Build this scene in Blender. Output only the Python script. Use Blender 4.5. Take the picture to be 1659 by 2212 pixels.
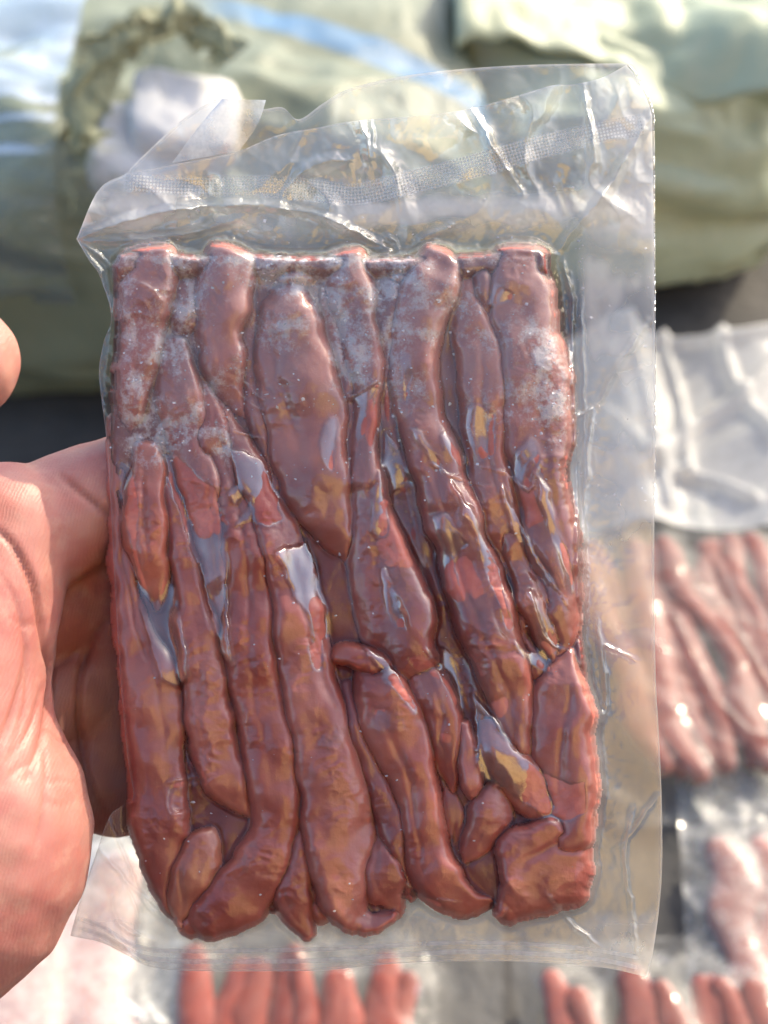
import bpy, math, random
import numpy as np
from mathutils import Matrix, Vector

# ------------------------------------------------------------------ scene, camera, light
sc = bpy.context.scene
for o in list(bpy.data.objects):
    bpy.data.objects.remove(o)
COL = sc.collection

K = 0.21 / 2212.0          # metres per unit of the tracing grid (1659 x 2212) on the pack's plane
DIST = 0.28                # camera to pack
PITCH = math.radians(45)
CAM_H = 0.60
CX, CY = 829.5, 1106.0

cam_d = bpy.data.cameras.new('camera')
cam = bpy.data.objects.new('camera', cam_d)
COL.objects.link(cam)
cam.location = (0, 0, CAM_H)
cam.rotation_euler = (math.radians(90) - PITCH, 0, 0)
cam_d.sensor_fit = 'VERTICAL'
cam_d.sensor_height = 24
cam_d.lens = 12.0 * DIST / 0.105
cam_d.clip_start = 0.01
cam_d.clip_end = 500
cam_d.dof.use_dof = True
cam_d.dof.focus_distance = DIST + 0.002
cam_d.dof.aperture_fstop = cam_d.lens / 3.7
sc.camera = cam

SUN_EL, SUN_AZ = math.radians(35), math.radians(47)     # azimuth from +Y (away from the camera) towards +X
world = bpy.data.worlds.new('World')
sc.world = world
world.use_nodes = True
wn = world.node_tree.nodes
sky = wn.new('ShaderNodeTexSky')
sky.sky_type = 'NISHITA'
sky.sun_disc = False
sky.sun_elevation = SUN_EL
sky.sun_rotation = SUN_AZ
sky.dust_density = 3.0
sky.ozone_density = 0.6
world.node_tree.links.new(sky.outputs[0], wn['Background'].inputs[0])
wn['Background'].inputs[1].default_value = 0.15
sun_d = bpy.data.lights.new('sun', 'SUN')
sun_d.energy = 2.0
sun_d.angle = math.radians(0.5)
sun_d.color = (1.0, 0.88, 0.66)
sun = bpy.data.objects.new('sun', sun_d)
COL.objects.link(sun)
sdir = Vector((math.sin(SUN_AZ) * math.cos(SUN_EL), math.cos(SUN_AZ) * math.cos(SUN_EL), math.sin(SUN_EL)))
sun.rotation_euler = sdir.to_track_quat('Z', 'Y').to_euler()
sc.view_settings.view_transform = 'Standard'
sc.view_settings.look = 'None'
sc.view_settings.exposure = 1.6
sc.view_settings.gamma = 1
sc.render.engine = 'CYCLES'
cy = sc.cycles
cy.use_denoising = True
cy.max_bounces = 8
cy.diffuse_bounces = 3
cy.glossy_bounces = 4
cy.transmission_bounces = 4
cy.transparent_max_bounces = 32
cy.sample_clamp_indirect = 3.0
cy.sample_clamp_direct = 30.0
cy.caustics_reflective = False
cy.caustics_refractive = False

M_PACK = Matrix.Translation(Vector((0, 0, CAM_H)) + DIST * Vector((0, math.cos(PITCH), -math.sin(PITCH)))) @ Matrix.Rotation(math.radians(90) - PITCH, 4, 'X')

# ------------------------------------------------------------------ numeric helpers
_rs = np.random.RandomState(7)
_perm = _rs.permutation(256).astype(np.int32)
_perm = np.concatenate([_perm, _perm, _perm])
_g3 = _rs.normal(size=(256, 3))
_g3 /= np.linalg.norm(_g3, axis=1, keepdims=True)


def perlin(x, y, z=0.0):
    x, y, z = np.broadcast_arrays(np.asarray(x, float), np.asarray(y, float), np.asarray(z, float))
    xi, yi, zi = np.floor(x).astype(int), np.floor(y).astype(int), np.floor(z).astype(int)
    xf, yf, zf = x - xi, y - yi, z - zi
    xi &= 255; yi &= 255; zi &= 255
    u, v, w = (t * t * t * (t * (t * 6 - 15) + 10) for t in (xf, yf, zf))

    def g(dx, dy, dz):
        h = _perm[_perm[_perm[xi + dx] + yi + dy] + zi + dz]
        gr = _g3[h]
        return gr[..., 0] * (xf - dx) + gr[..., 1] * (yf - dy) + gr[..., 2] * (zf - dz)
    x00 = g(0, 0, 0) * (1 - u) + g(1, 0, 0) * u
    x10 = g(0, 1, 0) * (1 - u) + g(1, 1, 0) * u
    x01 = g(0, 0, 1) * (1 - u) + g(1, 0, 1) * u
    x11 = g(0, 1, 1) * (1 - u) + g(1, 1, 1) * u
    return ((x00 * (1 - v) + x10 * v) * (1 - w) + (x01 * (1 - v) + x11 * v) * w) * 1.5


def fbm(x, y, z=0.0, octv=3, gain=0.5):
    s, a = 0, 1.0
    for i in range(octv):
        s = s + a * perlin(np.asarray(x) * 2 ** i + 13.7 * i, np.asarray(y) * 2 ** i + 5.1 * i, np.asarray(z) * 2 ** i + 3.3 * i)
        a *= gain
    return s


def ridged(x, y, z=0.0, octv=3, gain=0.5):
    s, a = 0, 1.0
    for i in range(octv):
        s = s + a * (1 - np.abs(perlin(np.asarray(x) * 2 ** i + 9.7 * i, np.asarray(y) * 2 ** i + 7.1 * i, np.asarray(z) * 2 ** i)) * 2)
        a *= gain
    return s


def smooth01(t):
    t = np.clip(t, 0, 1)
    return t * t * (3 - 2 * t)


def catmull(pts, step):
    """resample a polyline (n, d) as a smooth curve with about `step` between samples (measured in the first two columns)"""
    P = np.array(pts, float)
    P = np.vstack([2 * P[0] - P[1], P, 2 * P[-1] - P[-2]])
    out = []
    for i in range(1, len(P) - 2):
        n = max(2, int(np.linalg.norm(P[i + 1, :2] - P[i, :2]) / step))
        t = np.linspace(0, 1, n, endpoint=False)[:, None]
        a, b, c, d = P[i - 1], P[i], P[i + 1], P[i + 2]
        out.append(0.5 * ((2 * b) + (-a + c) * t + (2 * a - 5 * b + 4 * c - d) * t ** 2 + (-a + 3 * b - 3 * c + d) * t ** 3))
    out.append(P[-2][None])
    return np.vstack(out)


def poly_mask(poly, X, Y):
    inside = np.zeros(X.shape, bool)
    n = len(poly)
    for i in range(n):
        x0, y0 = poly[i]; x1, y1 = poly[(i + 1) % n]
        if y0 == y1:
            continue
        c = ((y0 > Y) != (y1 > Y)) & (X < (x1 - x0) * (Y - y0) / (y1 - y0) + x0)
        inside ^= c
    return inside


def seg_dist(X, Y, P, signed=False):
    """distance to a polyline and the position along it (0..1)"""
    best = np.full(X.shape, 1e9); tt = np.zeros(X.shape); sg = np.zeros(X.shape)
    n = len(P) - 1
    for i in range(n):
        ax, ay = P[i][:2]; bx, by = P[i + 1][:2]
        dx, dy = bx - ax, by - ay
        q = np.clip(((X - ax) * dx + (Y - ay) * dy) / (dx * dx + dy * dy + 1e-9), 0, 1)
        d = np.hypot(X - ax - q * dx, Y - ay - q * dy)
        m = d < best
        best = np.where(m, d, best); tt = np.where(m, (i + q) / n, tt)
        if signed: sg = np.where(m, np.sign(dx * (Y - ay) - dy * (X - ax)), sg)
    return (best, tt, sg) if signed else (best, tt)


def blur(A, n=1):
    for _ in range(n):
        B = np.pad(A, 1, mode='edge')
        A = (B[:-2, 1:-1] + B[2:, 1:-1] + B[1:-1, :-2] + B[1:-1, 2:] + 4 * A) / 8
    return A


def to_local(X, Y, Z):
    """tracing grid (x right, y down, z towards the camera, same unit) -> the pack's own metres"""
    z = np.asarray(Z) * K
    s = (DIST - z) / DIST
    return np.stack(np.broadcast_arrays((np.asarray(X) - CX) * K * s, (CY - np.asarray(Y)) * K * s, z), -1)


def mesh_obj(name, verts, faces, mat, parent=None, smooth=True, attrs=None, uv=None, xform=None):
    me = bpy.data.meshes.new(name)
    verts = np.asarray(verts, float).reshape(-1, 3)
    if isinstance(faces, np.ndarray):
        nf, k = faces.shape
        me.vertices.add(len(verts)); me.vertices.foreach_set('co', verts.ravel())
        me.loops.add(nf * k); me.loops.foreach_set('vertex_index', faces.ravel().astype(np.int32))
        me.polygons.add(nf)
        me.polygons.foreach_set('loop_start', np.arange(0, nf * k, k, dtype=np.int32))
        me.update(calc_edges=True)
    else:
        me.from_pydata([tuple(v) for v in verts], [], faces)
    me.validate()
    if smooth:
        me.polygons.foreach_set('use_smooth', [True] * len(me.polygons))
    for an, av in (attrs or {}).items():
        a = me.attributes.new(an, 'FLOAT', 'POINT')
        a.data.foreach_set('value', np.asarray(av, np.float32).ravel())
    if uv is not None:
        l = me.uv_layers.new(name='UVMap')
        idx = np.empty(len(me.loops), np.int32); me.loops.foreach_get('vertex_index', idx)
        l.data.foreach_set('uv', np.asarray(uv, np.float32)[idx].ravel())
    me.materials.append(mat)
    o = bpy.data.objects.new(name, me)
    COL.objects.link(o)
    if parent is not None:
        o.parent = parent
    if xform is not None:
        o.matrix_world = xform
    return o


def grid_faces(nr, nc, wrap=False):
    r = np.arange(nr - 1)[:, None]
    c = np.arange(nc if wrap else nc - 1)[None]
    c1 = (c + 1) % nc
    a = r * nc + c; b = r * nc + c1; d = (r + 1) * nc + c1; e = (r + 1) * nc + c
    return np.stack(np.broadcast_arrays(a, e, d, b), -1).reshape(-1, 4)


def tag(o, label, cat, group=None, kind=None):
    o['label'] = label
    if cat: o['category'] = cat
    if group: o['group'] = group
    if kind: o['kind'] = kind
    return o


def empty(name, mtx=None):
    o = bpy.data.objects.new(name, None)
    o.empty_display_size = 0.02
    COL.objects.link(o)
    if mtx is not None:
        o.matrix_world = mtx
    return o


# ------------------------------------------------------------------ materials
class NT:
    def __init__(self, name):
        self.m = bpy.data.materials.new(name); self.m.use_nodes = True
        self.t = self.m.node_tree; self.t.nodes.clear()
        self.out = self.n('OutputMaterial')

    def n(self, typ, **kw):
        nd = self.t.nodes.new('ShaderNode' + typ)
        for k, v in kw.items():
            if k in nd.inputs.keys() if hasattr(nd.inputs, 'keys') else False:
                nd.inputs[k].default_value = v
            else:
                setattr(nd, k, v)
        return nd

    def set(self, nd, **kw):
        for k, v in kw.items():
            nd.inputs[k.replace('_', ' ')].default_value = v
        return nd

    def l(self, a, b):
        self.t.links.new(a, b)

    def math(self, op, a, b=0.0, clamp=False):
        nd = self.n('Math'); nd.operation = op; nd.use_clamp = clamp
        for i, v in enumerate((a, b)):
            if hasattr(v, 'links'): self.l(v, nd.inputs[i])
            else: nd.inputs[i].default_value = v
        return nd.outputs[0]

    def ramp(self, f, lo, hi, a=0.0, b=1.0):
        nd = self.n('MapRange'); nd.interpolation_type = 'SMOOTHSTEP'
        self.l(f, nd.inputs[0])
        for i, v in zip((1, 2, 3, 4), (lo, hi, a, b)): nd.inputs[i].default_value = v
        return nd.outputs[0]

    def noise(self, scale, detail=3, rough=0.55, vec=None, dist=0.0):
        nd = self.n('TexNoise'); nd.inputs['Scale'].default_value = scale
        nd.inputs['Detail'].default_value = detail; nd.inputs['Roughness'].default_value = rough
        nd.inputs['Distortion'].default_value = dist
        if vec is not None: self.l(vec, nd.inputs['Vector'])
        return nd

    def mixc(self, f, a, b):
        nd = self.n('Mix'); nd.data_type = 'RGBA'
        if hasattr(f, 'links'): self.l(f, nd.inputs[0])
        else: nd.inputs[0].default_value = f
        for i, v in ((6, a), (7, b)):
            if hasattr(v, 'links'): self.l(v, nd.inputs[i])
            else: nd.inputs[i].default_value = (*v, 1) if len(v) == 3 else v
        return nd.outputs[2]

    def attr(self, name):
        nd = self.n('Attribute'); nd.attribute_name = name
        return nd.outputs['Fac']

    def bump(self, h, strength=0.3, dist=0.001, normal=None):
        nd = self.n('Bump'); nd.inputs['Strength'].default_value = strength; nd.inputs['Distance'].default_value = dist
        self.l(h, nd.inputs['Height'])
        if normal is not None: self.l(normal, nd.inputs['Normal'])
        return nd.outputs[0]

    def coord(self, which='Object'):
        return self.n('TexCoord').outputs[which]


def film_material(name, base=0.05, gain=1.0, rough=0.05, milk=0.04, tint=(0.97, 0.98, 0.97), gap_attr=False, gap_gain=0.14, milk_col=(0.86, 0.86, 0.85), fine=2500.0, fine_s=0.15, rough_var=False, fmax=0.9, blotchy=True):
    """thin clear plastic: passes light straight through, mirrors a little, scatters a little"""
    k = NT(name)
    co = k.coord()
    nz = k.noise(fine, 2, 0.5, co)
    bm = k.bump(nz.outputs[0], fine_s, 0.0001)
    tr = k.n('BsdfTransparent'); tr.inputs[0].default_value = (*tint, 1)
    gl = k.n('BsdfGlossy'); gl.inputs['Roughness'].default_value = rough; k.l(bm, gl.inputs['Normal'])
    if rough_var:
        k.l(k.ramp(k.noise(120, 3, 0.6, co).outputs[0], 0.57, 0.64, 0.65, 0.12), gl.inputs['Roughness'])
    lw = k.n('Fresnel'); lw.inputs['IOR'].default_value = 1.5
    f = k.math('MULTIPLY', lw.outputs[0], gain)
    f = k.math('ADD', f, base)
    mk = milk
    if gap_attr:
        f = k.math('MULTIPLY', f, k.math('ADD', k.math('MULTIPLY', k.attr('gap'), 0.6), 0.38))
    if gap_attr:
        g = k.attr('gap')
        f = k.math('ADD', f, k.math('MULTIPLY', g, gap_gain))
    f = k.math('MINIMUM', f, fmax)
    mx = k.n('MixShader'); k.l(f, mx.inputs[0]); k.l(tr.outputs[0], mx.inputs[1]); k.l(gl.outputs[0], mx.inputs[2])
    df = k.n('BsdfDiffuse'); df.inputs[0].default_value = (*milk_col, 1)
    tl = k.n('BsdfTranslucent'); tl.inputs[0].default_value = (*milk_col, 1)
    m2 = k.n('MixShader'); m2.inputs[0].default_value = 0.5
    k.l(df.outputs[0], m2.inputs[1]); k.l(tl.outputs[0], m2.inputs[2])
    m3 = k.n('MixShader')
    blot = k.noise(160, 4, 0.6, co)
    if gap_attr:
        mk = k.math('MULTIPLY', k.math('MINIMUM', k.math('ADD', k.math('MULTIPLY', k.attr('gap'), 1.2), 0.25), 1.0), milk)
    mf = k.math('MULTIPLY', k.ramp(blot.outputs[0], 0.3, 0.75, *((0.5, 1.7) if blotchy else (0.9, 1.1))), mk)
    if gap_attr:
        mf = k.math('ADD', mf, k.attr('milk_haze'))
    k.l(mf, m3.inputs[0]); k.l(mx.outputs[0], m3.inputs[1]); k.l(m2.outputs[0], m3.inputs[2])
    k.l(m3.outputs[0], k.out.inputs[0])
    return k.m


def meat_material(name='raw_meat', rough=0.32, spec=0.5):
    k = NT(name)
    co = k.coord()
    oi = k.n('ObjectInfo')
    n1 = k.noise(70, 4, 0.6, co, 0.6)
    n2 = k.noise(330, 3, 0.6, co)
    n3 = k.noise(30, 3, 0.5, co, 1.0)
    mt = k.n('Mapping'); k.l(co, mt.inputs[0]); mt.inputs['Scale'].default_value = (620, 160, 620)
    fib = k.noise(1.0, 4, 0.6, mt.outputs[0])
    c = k.mixc(k.ramp(n1.outputs[0], 0.35, 0.65), (0.390, 0.108, 0.084), (0.500, 0.180, 0.138))
    c = k.mixc(k.ramp(n3.outputs[0], 0.48, 0.66, 0, 0.75), c, (0.28, 0.060, 0.050))
    c = k.mixc(k.ramp(n2.outputs[0], 0.55, 0.75, 0, 0.18), c, (0.48, 0.20, 0.13))
    c = k.mixc(k.ramp(fib.outputs[0], 0.5, 0.8, 0, 0.10), c, (0.48, 0.20, 0.15))
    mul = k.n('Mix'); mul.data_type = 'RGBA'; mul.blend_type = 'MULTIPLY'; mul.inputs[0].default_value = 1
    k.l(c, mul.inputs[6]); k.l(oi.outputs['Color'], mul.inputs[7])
    fr = k.attr('frost')
    fn = k.noise(1100, 6, 0.78, co, 0.4)
    fm = k.math('ADD', fr, k.math('MULTIPLY', k.math('SUBTRACT', fn.outputs[0], 0.5), 2.2))
    fm = k.math('MULTIPLY', k.ramp(fm, 0.15, 1.15, 0.0, 0.72), k.ramp(fr, 0.02, 0.5, 0.0, 1.0))
    c2 = k.mixc(fm, mul.outputs[2], (0.76, 0.74, 0.77))
    p = k.n('BsdfPrincipled')
    k.l(c2, p.inputs['Base Color'])
    p.inputs['Roughness'].default_value = rough
    p.inputs['Subsurface Weight'].default_value = 0.35
    p.inputs['Subsurface Radius'].default_value = (1.0, 0.35, 0.25)
    p.inputs['Subsurface Scale'].default_value = 0.0022
    p.inputs['Specular IOR Level'].default_value = spec
    h = k.math('ADD', k.math('MULTIPLY', fib.outputs[0], 0.35), k.math('MULTIPLY', n2.outputs[0], 0.8))
    h = k.math('ADD', h, k.math('MULTIPLY', k.math('MULTIPLY', fn.outputs[0], fr), 2.5))
    k.l(k.bump(h, 0.35, 0.0006), p.inputs['Normal'])
    k.l(p.outputs[0], k.out.inputs[0])
    return k.m


def simple_mat(name, col, rough=0.6, col2=None, scale=60, bump=0.2, bdist=0.0005, spec=0.4, sss=0.0, trans=0.0, detail=4):
    k = NT(name)
    co = k.coord()
    n = k.noise(scale, detail, 0.6, co)
    p = k.n('BsdfPrincipled')
    c = k.mixc(k.ramp(n.outputs[0], 0.3, 0.7), col, col2 or tuple(v * 0.75 for v in col))
    k.l(c, p.inputs['Base Color'])
    p.inputs['Roughness'].default_value = rough
    p.inputs['Specular IOR Level'].default_value = spec
    if sss:
        p.inputs['Subsurface Weight'].default_value = sss
        p.inputs['Subsurface Radius'].default_value = (1, 0.4, 0.25)
        p.inputs['Subsurface Scale'].default_value = 0.003
    n2 = k.noise(scale * 6, 3, 0.6, co)
    k.l(k.bump(n2.outputs[0], bump, bdist), p.inputs['Normal'])
    k.l(p.outputs[0], k.out.inputs[0])
    return k.m


MEAT = meat_material()
MEAT_FAR = meat_material('dull_raw_meat', 0.7, 0.15)

# ------------------------------------------------------------------ THE PACK: strips of meat (x, y, half width), front height, colour
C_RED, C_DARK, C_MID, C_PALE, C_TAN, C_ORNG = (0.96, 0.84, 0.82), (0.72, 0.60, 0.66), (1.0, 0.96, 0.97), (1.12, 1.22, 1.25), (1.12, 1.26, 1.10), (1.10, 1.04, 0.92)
STRIPS = [
    # points, front height, colour, thickness
    ([(318, 548, 50), (322, 590, 62), (312, 650, 54), (303, 740, 44), (292, 810, 40), (278, 890, 30), (270, 940, 14)], -4, C_MID),
    ([(256, 900, 14), (258, 1000, 20), (265, 1150, 25), (280, 1300, 30), (305, 1400, 42), (328, 1480, 56), (335, 1600, 58), (343, 1700, 56), (352, 1800, 50), (368, 1890, 42), (385, 1960, 28), (392, 1985, 12)], -6, C_MID),
    ([(318, 960, 22), (319, 1020, 36), (315, 1100, 40), (318, 1180, 40), (332, 1260, 26), (338, 1312, 9)], -2, C_ORNG),
    ([(350, 985, 16), (372, 1050, 24), (393, 1150, 28), (409, 1250, 34), (425, 1350, 40), (440, 1450, 47), (452, 1550, 50), (470, 1640, 46), (505, 1710, 36), (545, 1752, 18), (580, 1774, 5)], 2, C_MID),
    ([(368, 735, 28), (375, 810, 40), (393, 900, 46), (418, 1000, 48), (440, 1100, 48), (460, 1200, 42), (476, 1300, 30), (490, 1400, 16), (498, 1442, 6)], -3, C_PALE),
    ([(418, 810, 18), (436, 860, 34), (458, 940, 46), (492, 1040, 48), (520, 1130, 54), (538, 1250, 56), (546, 1400, 56), (560, 1500, 57), (584, 1600, 62), (600, 1700, 58), (592, 1800, 52), (560, 1880, 56), (505, 1940, 58), (440, 1985, 42), (415, 2000, 20)], 0, C_RED),
    ([(508, 552, 50), (486, 612, 58), (476, 670, 54), (472, 735, 48), (480, 795, 40), (496, 850, 26), (518, 900, 10)], 4, C_MID),
    ([(492, 880, 14), (528, 975, 34), (562, 1060, 42), (602, 1150, 46), (632, 1250, 52), (650, 1350, 54), (664, 1450, 58), (690, 1550, 64), (712, 1630, 68), (733, 1720, 70), (736, 1800, 67), (737, 1880, 60), (748, 1945, 50), (790, 1985, 30), (838, 1975, 16)], 4, C_MID),
    ([(618, 625, 40), (624, 690, 64), (628, 770, 82), (642, 850, 92), (652, 910, 88), (660, 980, 78), (684, 1050, 70), (712, 1130, 52), (735, 1195, 24), (746, 1222, 8)], 0, C_MID),
    ([(735, 556, 42), (750, 620, 48), (762, 690, 46), (778, 770, 42), (784, 840, 40), (780, 910, 37), (772, 980, 42), (782, 1060, 48), (798, 1140, 58), (818, 1230, 72), (843, 1320, 78), (868, 1400, 66), (900, 1455, 44), (918, 1490, 20)], -2, C_MID),
    ([(893, 1420, 24), (930, 1495, 40), (952, 1560, 40), (968, 1640, 28), (976, 1705, 8)], 3, C_RED),
    ([(962, 556, 44), (928, 618, 55), (902, 690, 53), (889, 765, 49), (893, 850, 49), (916, 935, 49), (946, 1020, 52), (978, 1115, 56), (1012, 1222, 58), (1046, 1330, 58), (1080, 1425, 54), (1103, 1510, 46), (1114, 1590, 36), (1118, 1650, 18)], 6, C_MID),
    ([(1008, 600, 26), (1012, 680, 40), (1030, 750, 48), (1042, 830, 52), (1042, 905, 46), (1047, 985, 42), (1062, 1065, 46), (1085, 1150, 40), (1098, 1225, 26), (1105, 1260, 10)], -4, C_ORNG),
    ([(1122, 546, 52), (1120, 620, 64), (1126, 700, 66), (1140, 780, 68), (1152, 860, 72), (1158, 940, 70), (1166, 1040, 58), (1182, 1140, 52), (1198, 1240, 50), (1204, 1330, 44), (1198, 1410, 30), (1190, 1450, 12)], -2, C_MID),
    ([(1070, 1090, 14), (1110, 1180, 24), (1150, 1290, 30), (1180, 1370, 26), (1195, 1420, 10)], -4, C_ORNG),
    ([(790, 1430, 30), (812, 1480, 54), (838, 1550, 64), (868, 1630, 58), (893, 1710, 48), (908, 1790, 45), (926, 1870, 45), (962, 1920, 40), (1010, 1947, 28), (1052, 1950, 12)], 6, C_RED),
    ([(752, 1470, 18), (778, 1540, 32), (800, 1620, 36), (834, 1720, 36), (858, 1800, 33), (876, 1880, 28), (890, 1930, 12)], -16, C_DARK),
    ([(815, 1700, 10), (822, 1770, 26), (828, 1850, 44), (832, 1915, 50), (850, 1960, 24)], -14, C_MID),
    ([(657, 1775, 12), (655, 1810, 22), (646, 1870, 30), (632, 1925, 36), (640, 1975, 34), (660, 2018, 14)], -6, C_RED),
    ([(620, 1900, 30), (690, 1955, 34), (720, 1940, 30)], -30, C_MID),
    ([(1004, 1560, 10), (1014, 1640, 20), (1018, 1695, 22), (1020, 1712, 12)], -2, C_PALE),
    ([(1085, 1700, 34), (1066, 1750, 46), (1046, 1800, 38), (1018, 1850, 24), (1006, 1886, 8)], -12, C_MID),
    ([(1040, 1530, 20), (1078, 1610, 46), (1130, 1680, 56), (1200, 1735, 56), (1255, 1770, 30)], -10, C_ORNG),
    ([(1215, 1400, 20), (1205, 1470, 50), (1205, 1560, 66), (1210, 1640, 70), (1216, 1720, 66), (1210, 1790, 60)], -4, C_MID),
    ([(1225, 1790, 50), (1195, 1840, 80), (1165, 1880, 92), (1130, 1930, 56), (1100, 1962, 26)], 0, C_MID),
    ([(468, 1795, 14), (440, 1840, 44), (420, 1900, 50), (404, 1960, 34), (398, 1990, 14)], 1, C_TAN),
    ([(722, 1412, 16), (765, 1416, 24), (815, 1432, 26), (845, 1462, 12)], 2, C_ORNG),
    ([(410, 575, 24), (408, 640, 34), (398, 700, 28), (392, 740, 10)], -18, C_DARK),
    ([(590, 575, 20), (640, 590, 34), (690, 585, 20)], -12, C_MID),
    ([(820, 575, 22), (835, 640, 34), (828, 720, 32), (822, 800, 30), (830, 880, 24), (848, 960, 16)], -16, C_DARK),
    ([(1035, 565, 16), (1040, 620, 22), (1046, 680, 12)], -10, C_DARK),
    ([(890, 570, 18), (860, 590, 24), (830, 570, 16)], -14, C_MID),
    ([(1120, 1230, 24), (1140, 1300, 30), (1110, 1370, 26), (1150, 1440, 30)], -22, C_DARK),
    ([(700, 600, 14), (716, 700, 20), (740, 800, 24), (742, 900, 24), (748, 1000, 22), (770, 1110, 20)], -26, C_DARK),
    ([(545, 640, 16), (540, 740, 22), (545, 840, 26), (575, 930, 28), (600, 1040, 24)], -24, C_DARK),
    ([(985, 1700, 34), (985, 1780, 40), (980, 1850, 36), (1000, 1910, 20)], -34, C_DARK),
]
BLOCK = [(247, 575), (262, 548), (330, 545), (430, 556), (500, 545), (600, 556), (700, 556), (830, 560), (1000, 552), (1110, 542), (1178, 548), (1188, 620), (1194, 700), (1208, 780), (1222, 900), (1226, 1000), (1230, 1200), (1244, 1330), (1262, 1440), (1268, 1560), (1272, 1700), (1266, 1860), (1230, 1915), (1180, 1948), (1115, 1972), (1085, 1960), (1060, 1940), (980, 1948), (930, 1925), (860, 1940), (800, 1978), (740, 1998), (700, 1965), (660, 1990), (610, 1970), (560, 1965), (470, 1995), (410, 1995), (365, 1950), (325, 1870), (303, 1780), (292, 1600), (286, 1500), (271, 1300), (256, 1150), (242, 950), (250, 800), (258, 680)]


WID = 1.16


def strip_thick(w):
    return np.minimum(w * 0.85, 54.0)


# --- raster of the pack's front: meat height, then the film stretched over it
ST = 2.5
gx = np.arange(130, 1460, ST); gy = np.arange(110, 2140, ST)
GX, GY = np.meshgrid(gx, gy)
lump = 13.0 * perlin(GX / 80, GY / 84, 1.5) + 1.6 * perlin(GX / 24, GY / 31, 4.5)


def lump_at(x, y):
    return 13.0 * perlin(x / 80, y / 84, 1.5) + 1.6 * perlin(x / 24, y / 31, 4.5)


block_in = poly_mask(BLOCK, GX, GY)
HM = np.where(block_in, -40.0 + 30.0 * smooth01((625 - GY) / 50), -400.0)
ID = np.where(block_in, -1, -9)
for si, (pts, zf, col) in enumerate(STRIPS):
    P = catmull(pts, 14); P[:, 2] *= WID; P[:, 2] *= 1 + 0.14 * perlin(np.arange(len(P)) * 14 / 70, si * 3.7, 0.5)
    wmax = P[:, 2].max()
    zc = zf - strip_thick(wmax)
    x0, x1 = P[:, 0].min() - wmax, P[:, 0].max() + wmax
    y0, y1 = P[:, 1].min() - wmax, P[:, 1].max() + wmax
    ix = slice(max(0, int((x0 - gx[0]) / ST)), int((x1 - gx[0]) / ST) + 2)
    iy = slice(max(0, int((y0 - gy[0]) / ST)), int((y1 - gy[0]) / ST) + 2)
    wxs = GX[iy, ix] + 8.0 * perlin(GX[iy, ix] / 50 + si, GY[iy, ix] / 56, si * 1.3) + 2.2 * perlin(GX[iy, ix] / 17, GY[iy, ix] / 20 + si, 0.4)
    d, t, sgn = seg_dist(wxs, GY[iy, ix] + 6.0 * perlin(GX[iy, ix] / 40, GY[iy, ix] / 50 + si, 1.7), P, True)
    sraw = sgn * d
    w = np.interp(t, np.linspace(0, 1, len(P)), P[:, 2])
    t0_ = P[0, :2] - P[1, :2]; t0_ = t0_ / np.linalg.norm(t0_)
    ba = np.clip((wxs - P[0, 0]) * t0_[0] + (GY[iy, ix] - P[0, 1]) * t0_[1], 0, None) * (t < 1e-6)
    pe = np.sqrt(np.clip(d ** 2 - ba ** 2, 0, None))
    d = np.hypot(pe, ba / 0.30)
    T = strip_thick(w)
    q = np.clip(1 - (d / np.maximum(w, 1)) ** 3.0, 0, None)
    r_ = random.Random(si * 7 + 3)
    rel = sraw / np.maximum(w, 1)
    lean = r_.uniform(-11, 11); fpos = r_.uniform(-0.45, 0.45); fdep = r_.uniform(1.5, 7.0)
    tl = np.clip(1 - np.abs(t - r_.uniform(0.3, 0.7)) / 0.4, 0, 1)
    groove = fdep * tl * np.exp(-((rel - fpos - 0.25 * np.sin(t * 5 + si)) / 0.13) ** 2)
    h = np.where(q > 0, zc + T * q ** 0.42 + lean * rel * (wmax / 50.0) - groove, -400)
    ID[iy, ix] = np.where(h > HM[iy, ix], si, ID[iy, ix])
    HM[iy, ix] = np.maximum(HM[iy, ix], h)
meat_in = HM > -300
# creases where two strips press together
bnd = np.zeros(HM.shape, bool)
bnd[:, 1:] |= ID[:, 1:] != ID[:, :-1]; bnd[1:, :] |= ID[1:, :] != ID[:-1, :]
bnd &= meat_in
bd_ = blur(bnd.astype(float), 3)
bd2 = blur(bnd.astype(float), 14)
wrk = ridged(GX / 44 + 0.5 * perlin(GX / 60, GY / 50, 3.0), GY / 34, 2.0, 3, 0.5) * smooth01(0.35 + 1.2 * fbm(GX / 130, GY / 150, 11.0, 2))
sm_in = np.where(meat_in, HM, -60.0)
sm_in = blur(sm_in, 5)
HMs = np.where(meat_in, np.where(HM > -58, 0.65 * sm_in + 0.35 * HM, HM), HM)
val_ = np.clip(blur(np.where(meat_in, HM, -45.0), 40) - np.where(meat_in, HM, -45.0), 0, 30)
val_ = blur(val_, 3)
HMl = np.where(meat_in, HMs + lump + 3.0 * wrk - 0.48 * val_ - 2.5 * np.clip(bd_ * 2.0, 0, 1) * smooth01(0.3 + 1.6 * fbm(GX / 90, GY / 120, 21.0, 2)) - 7.0 * np.clip(bd2 * 2.0, 0, 1), HM)

SEAM = -82.0
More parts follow.
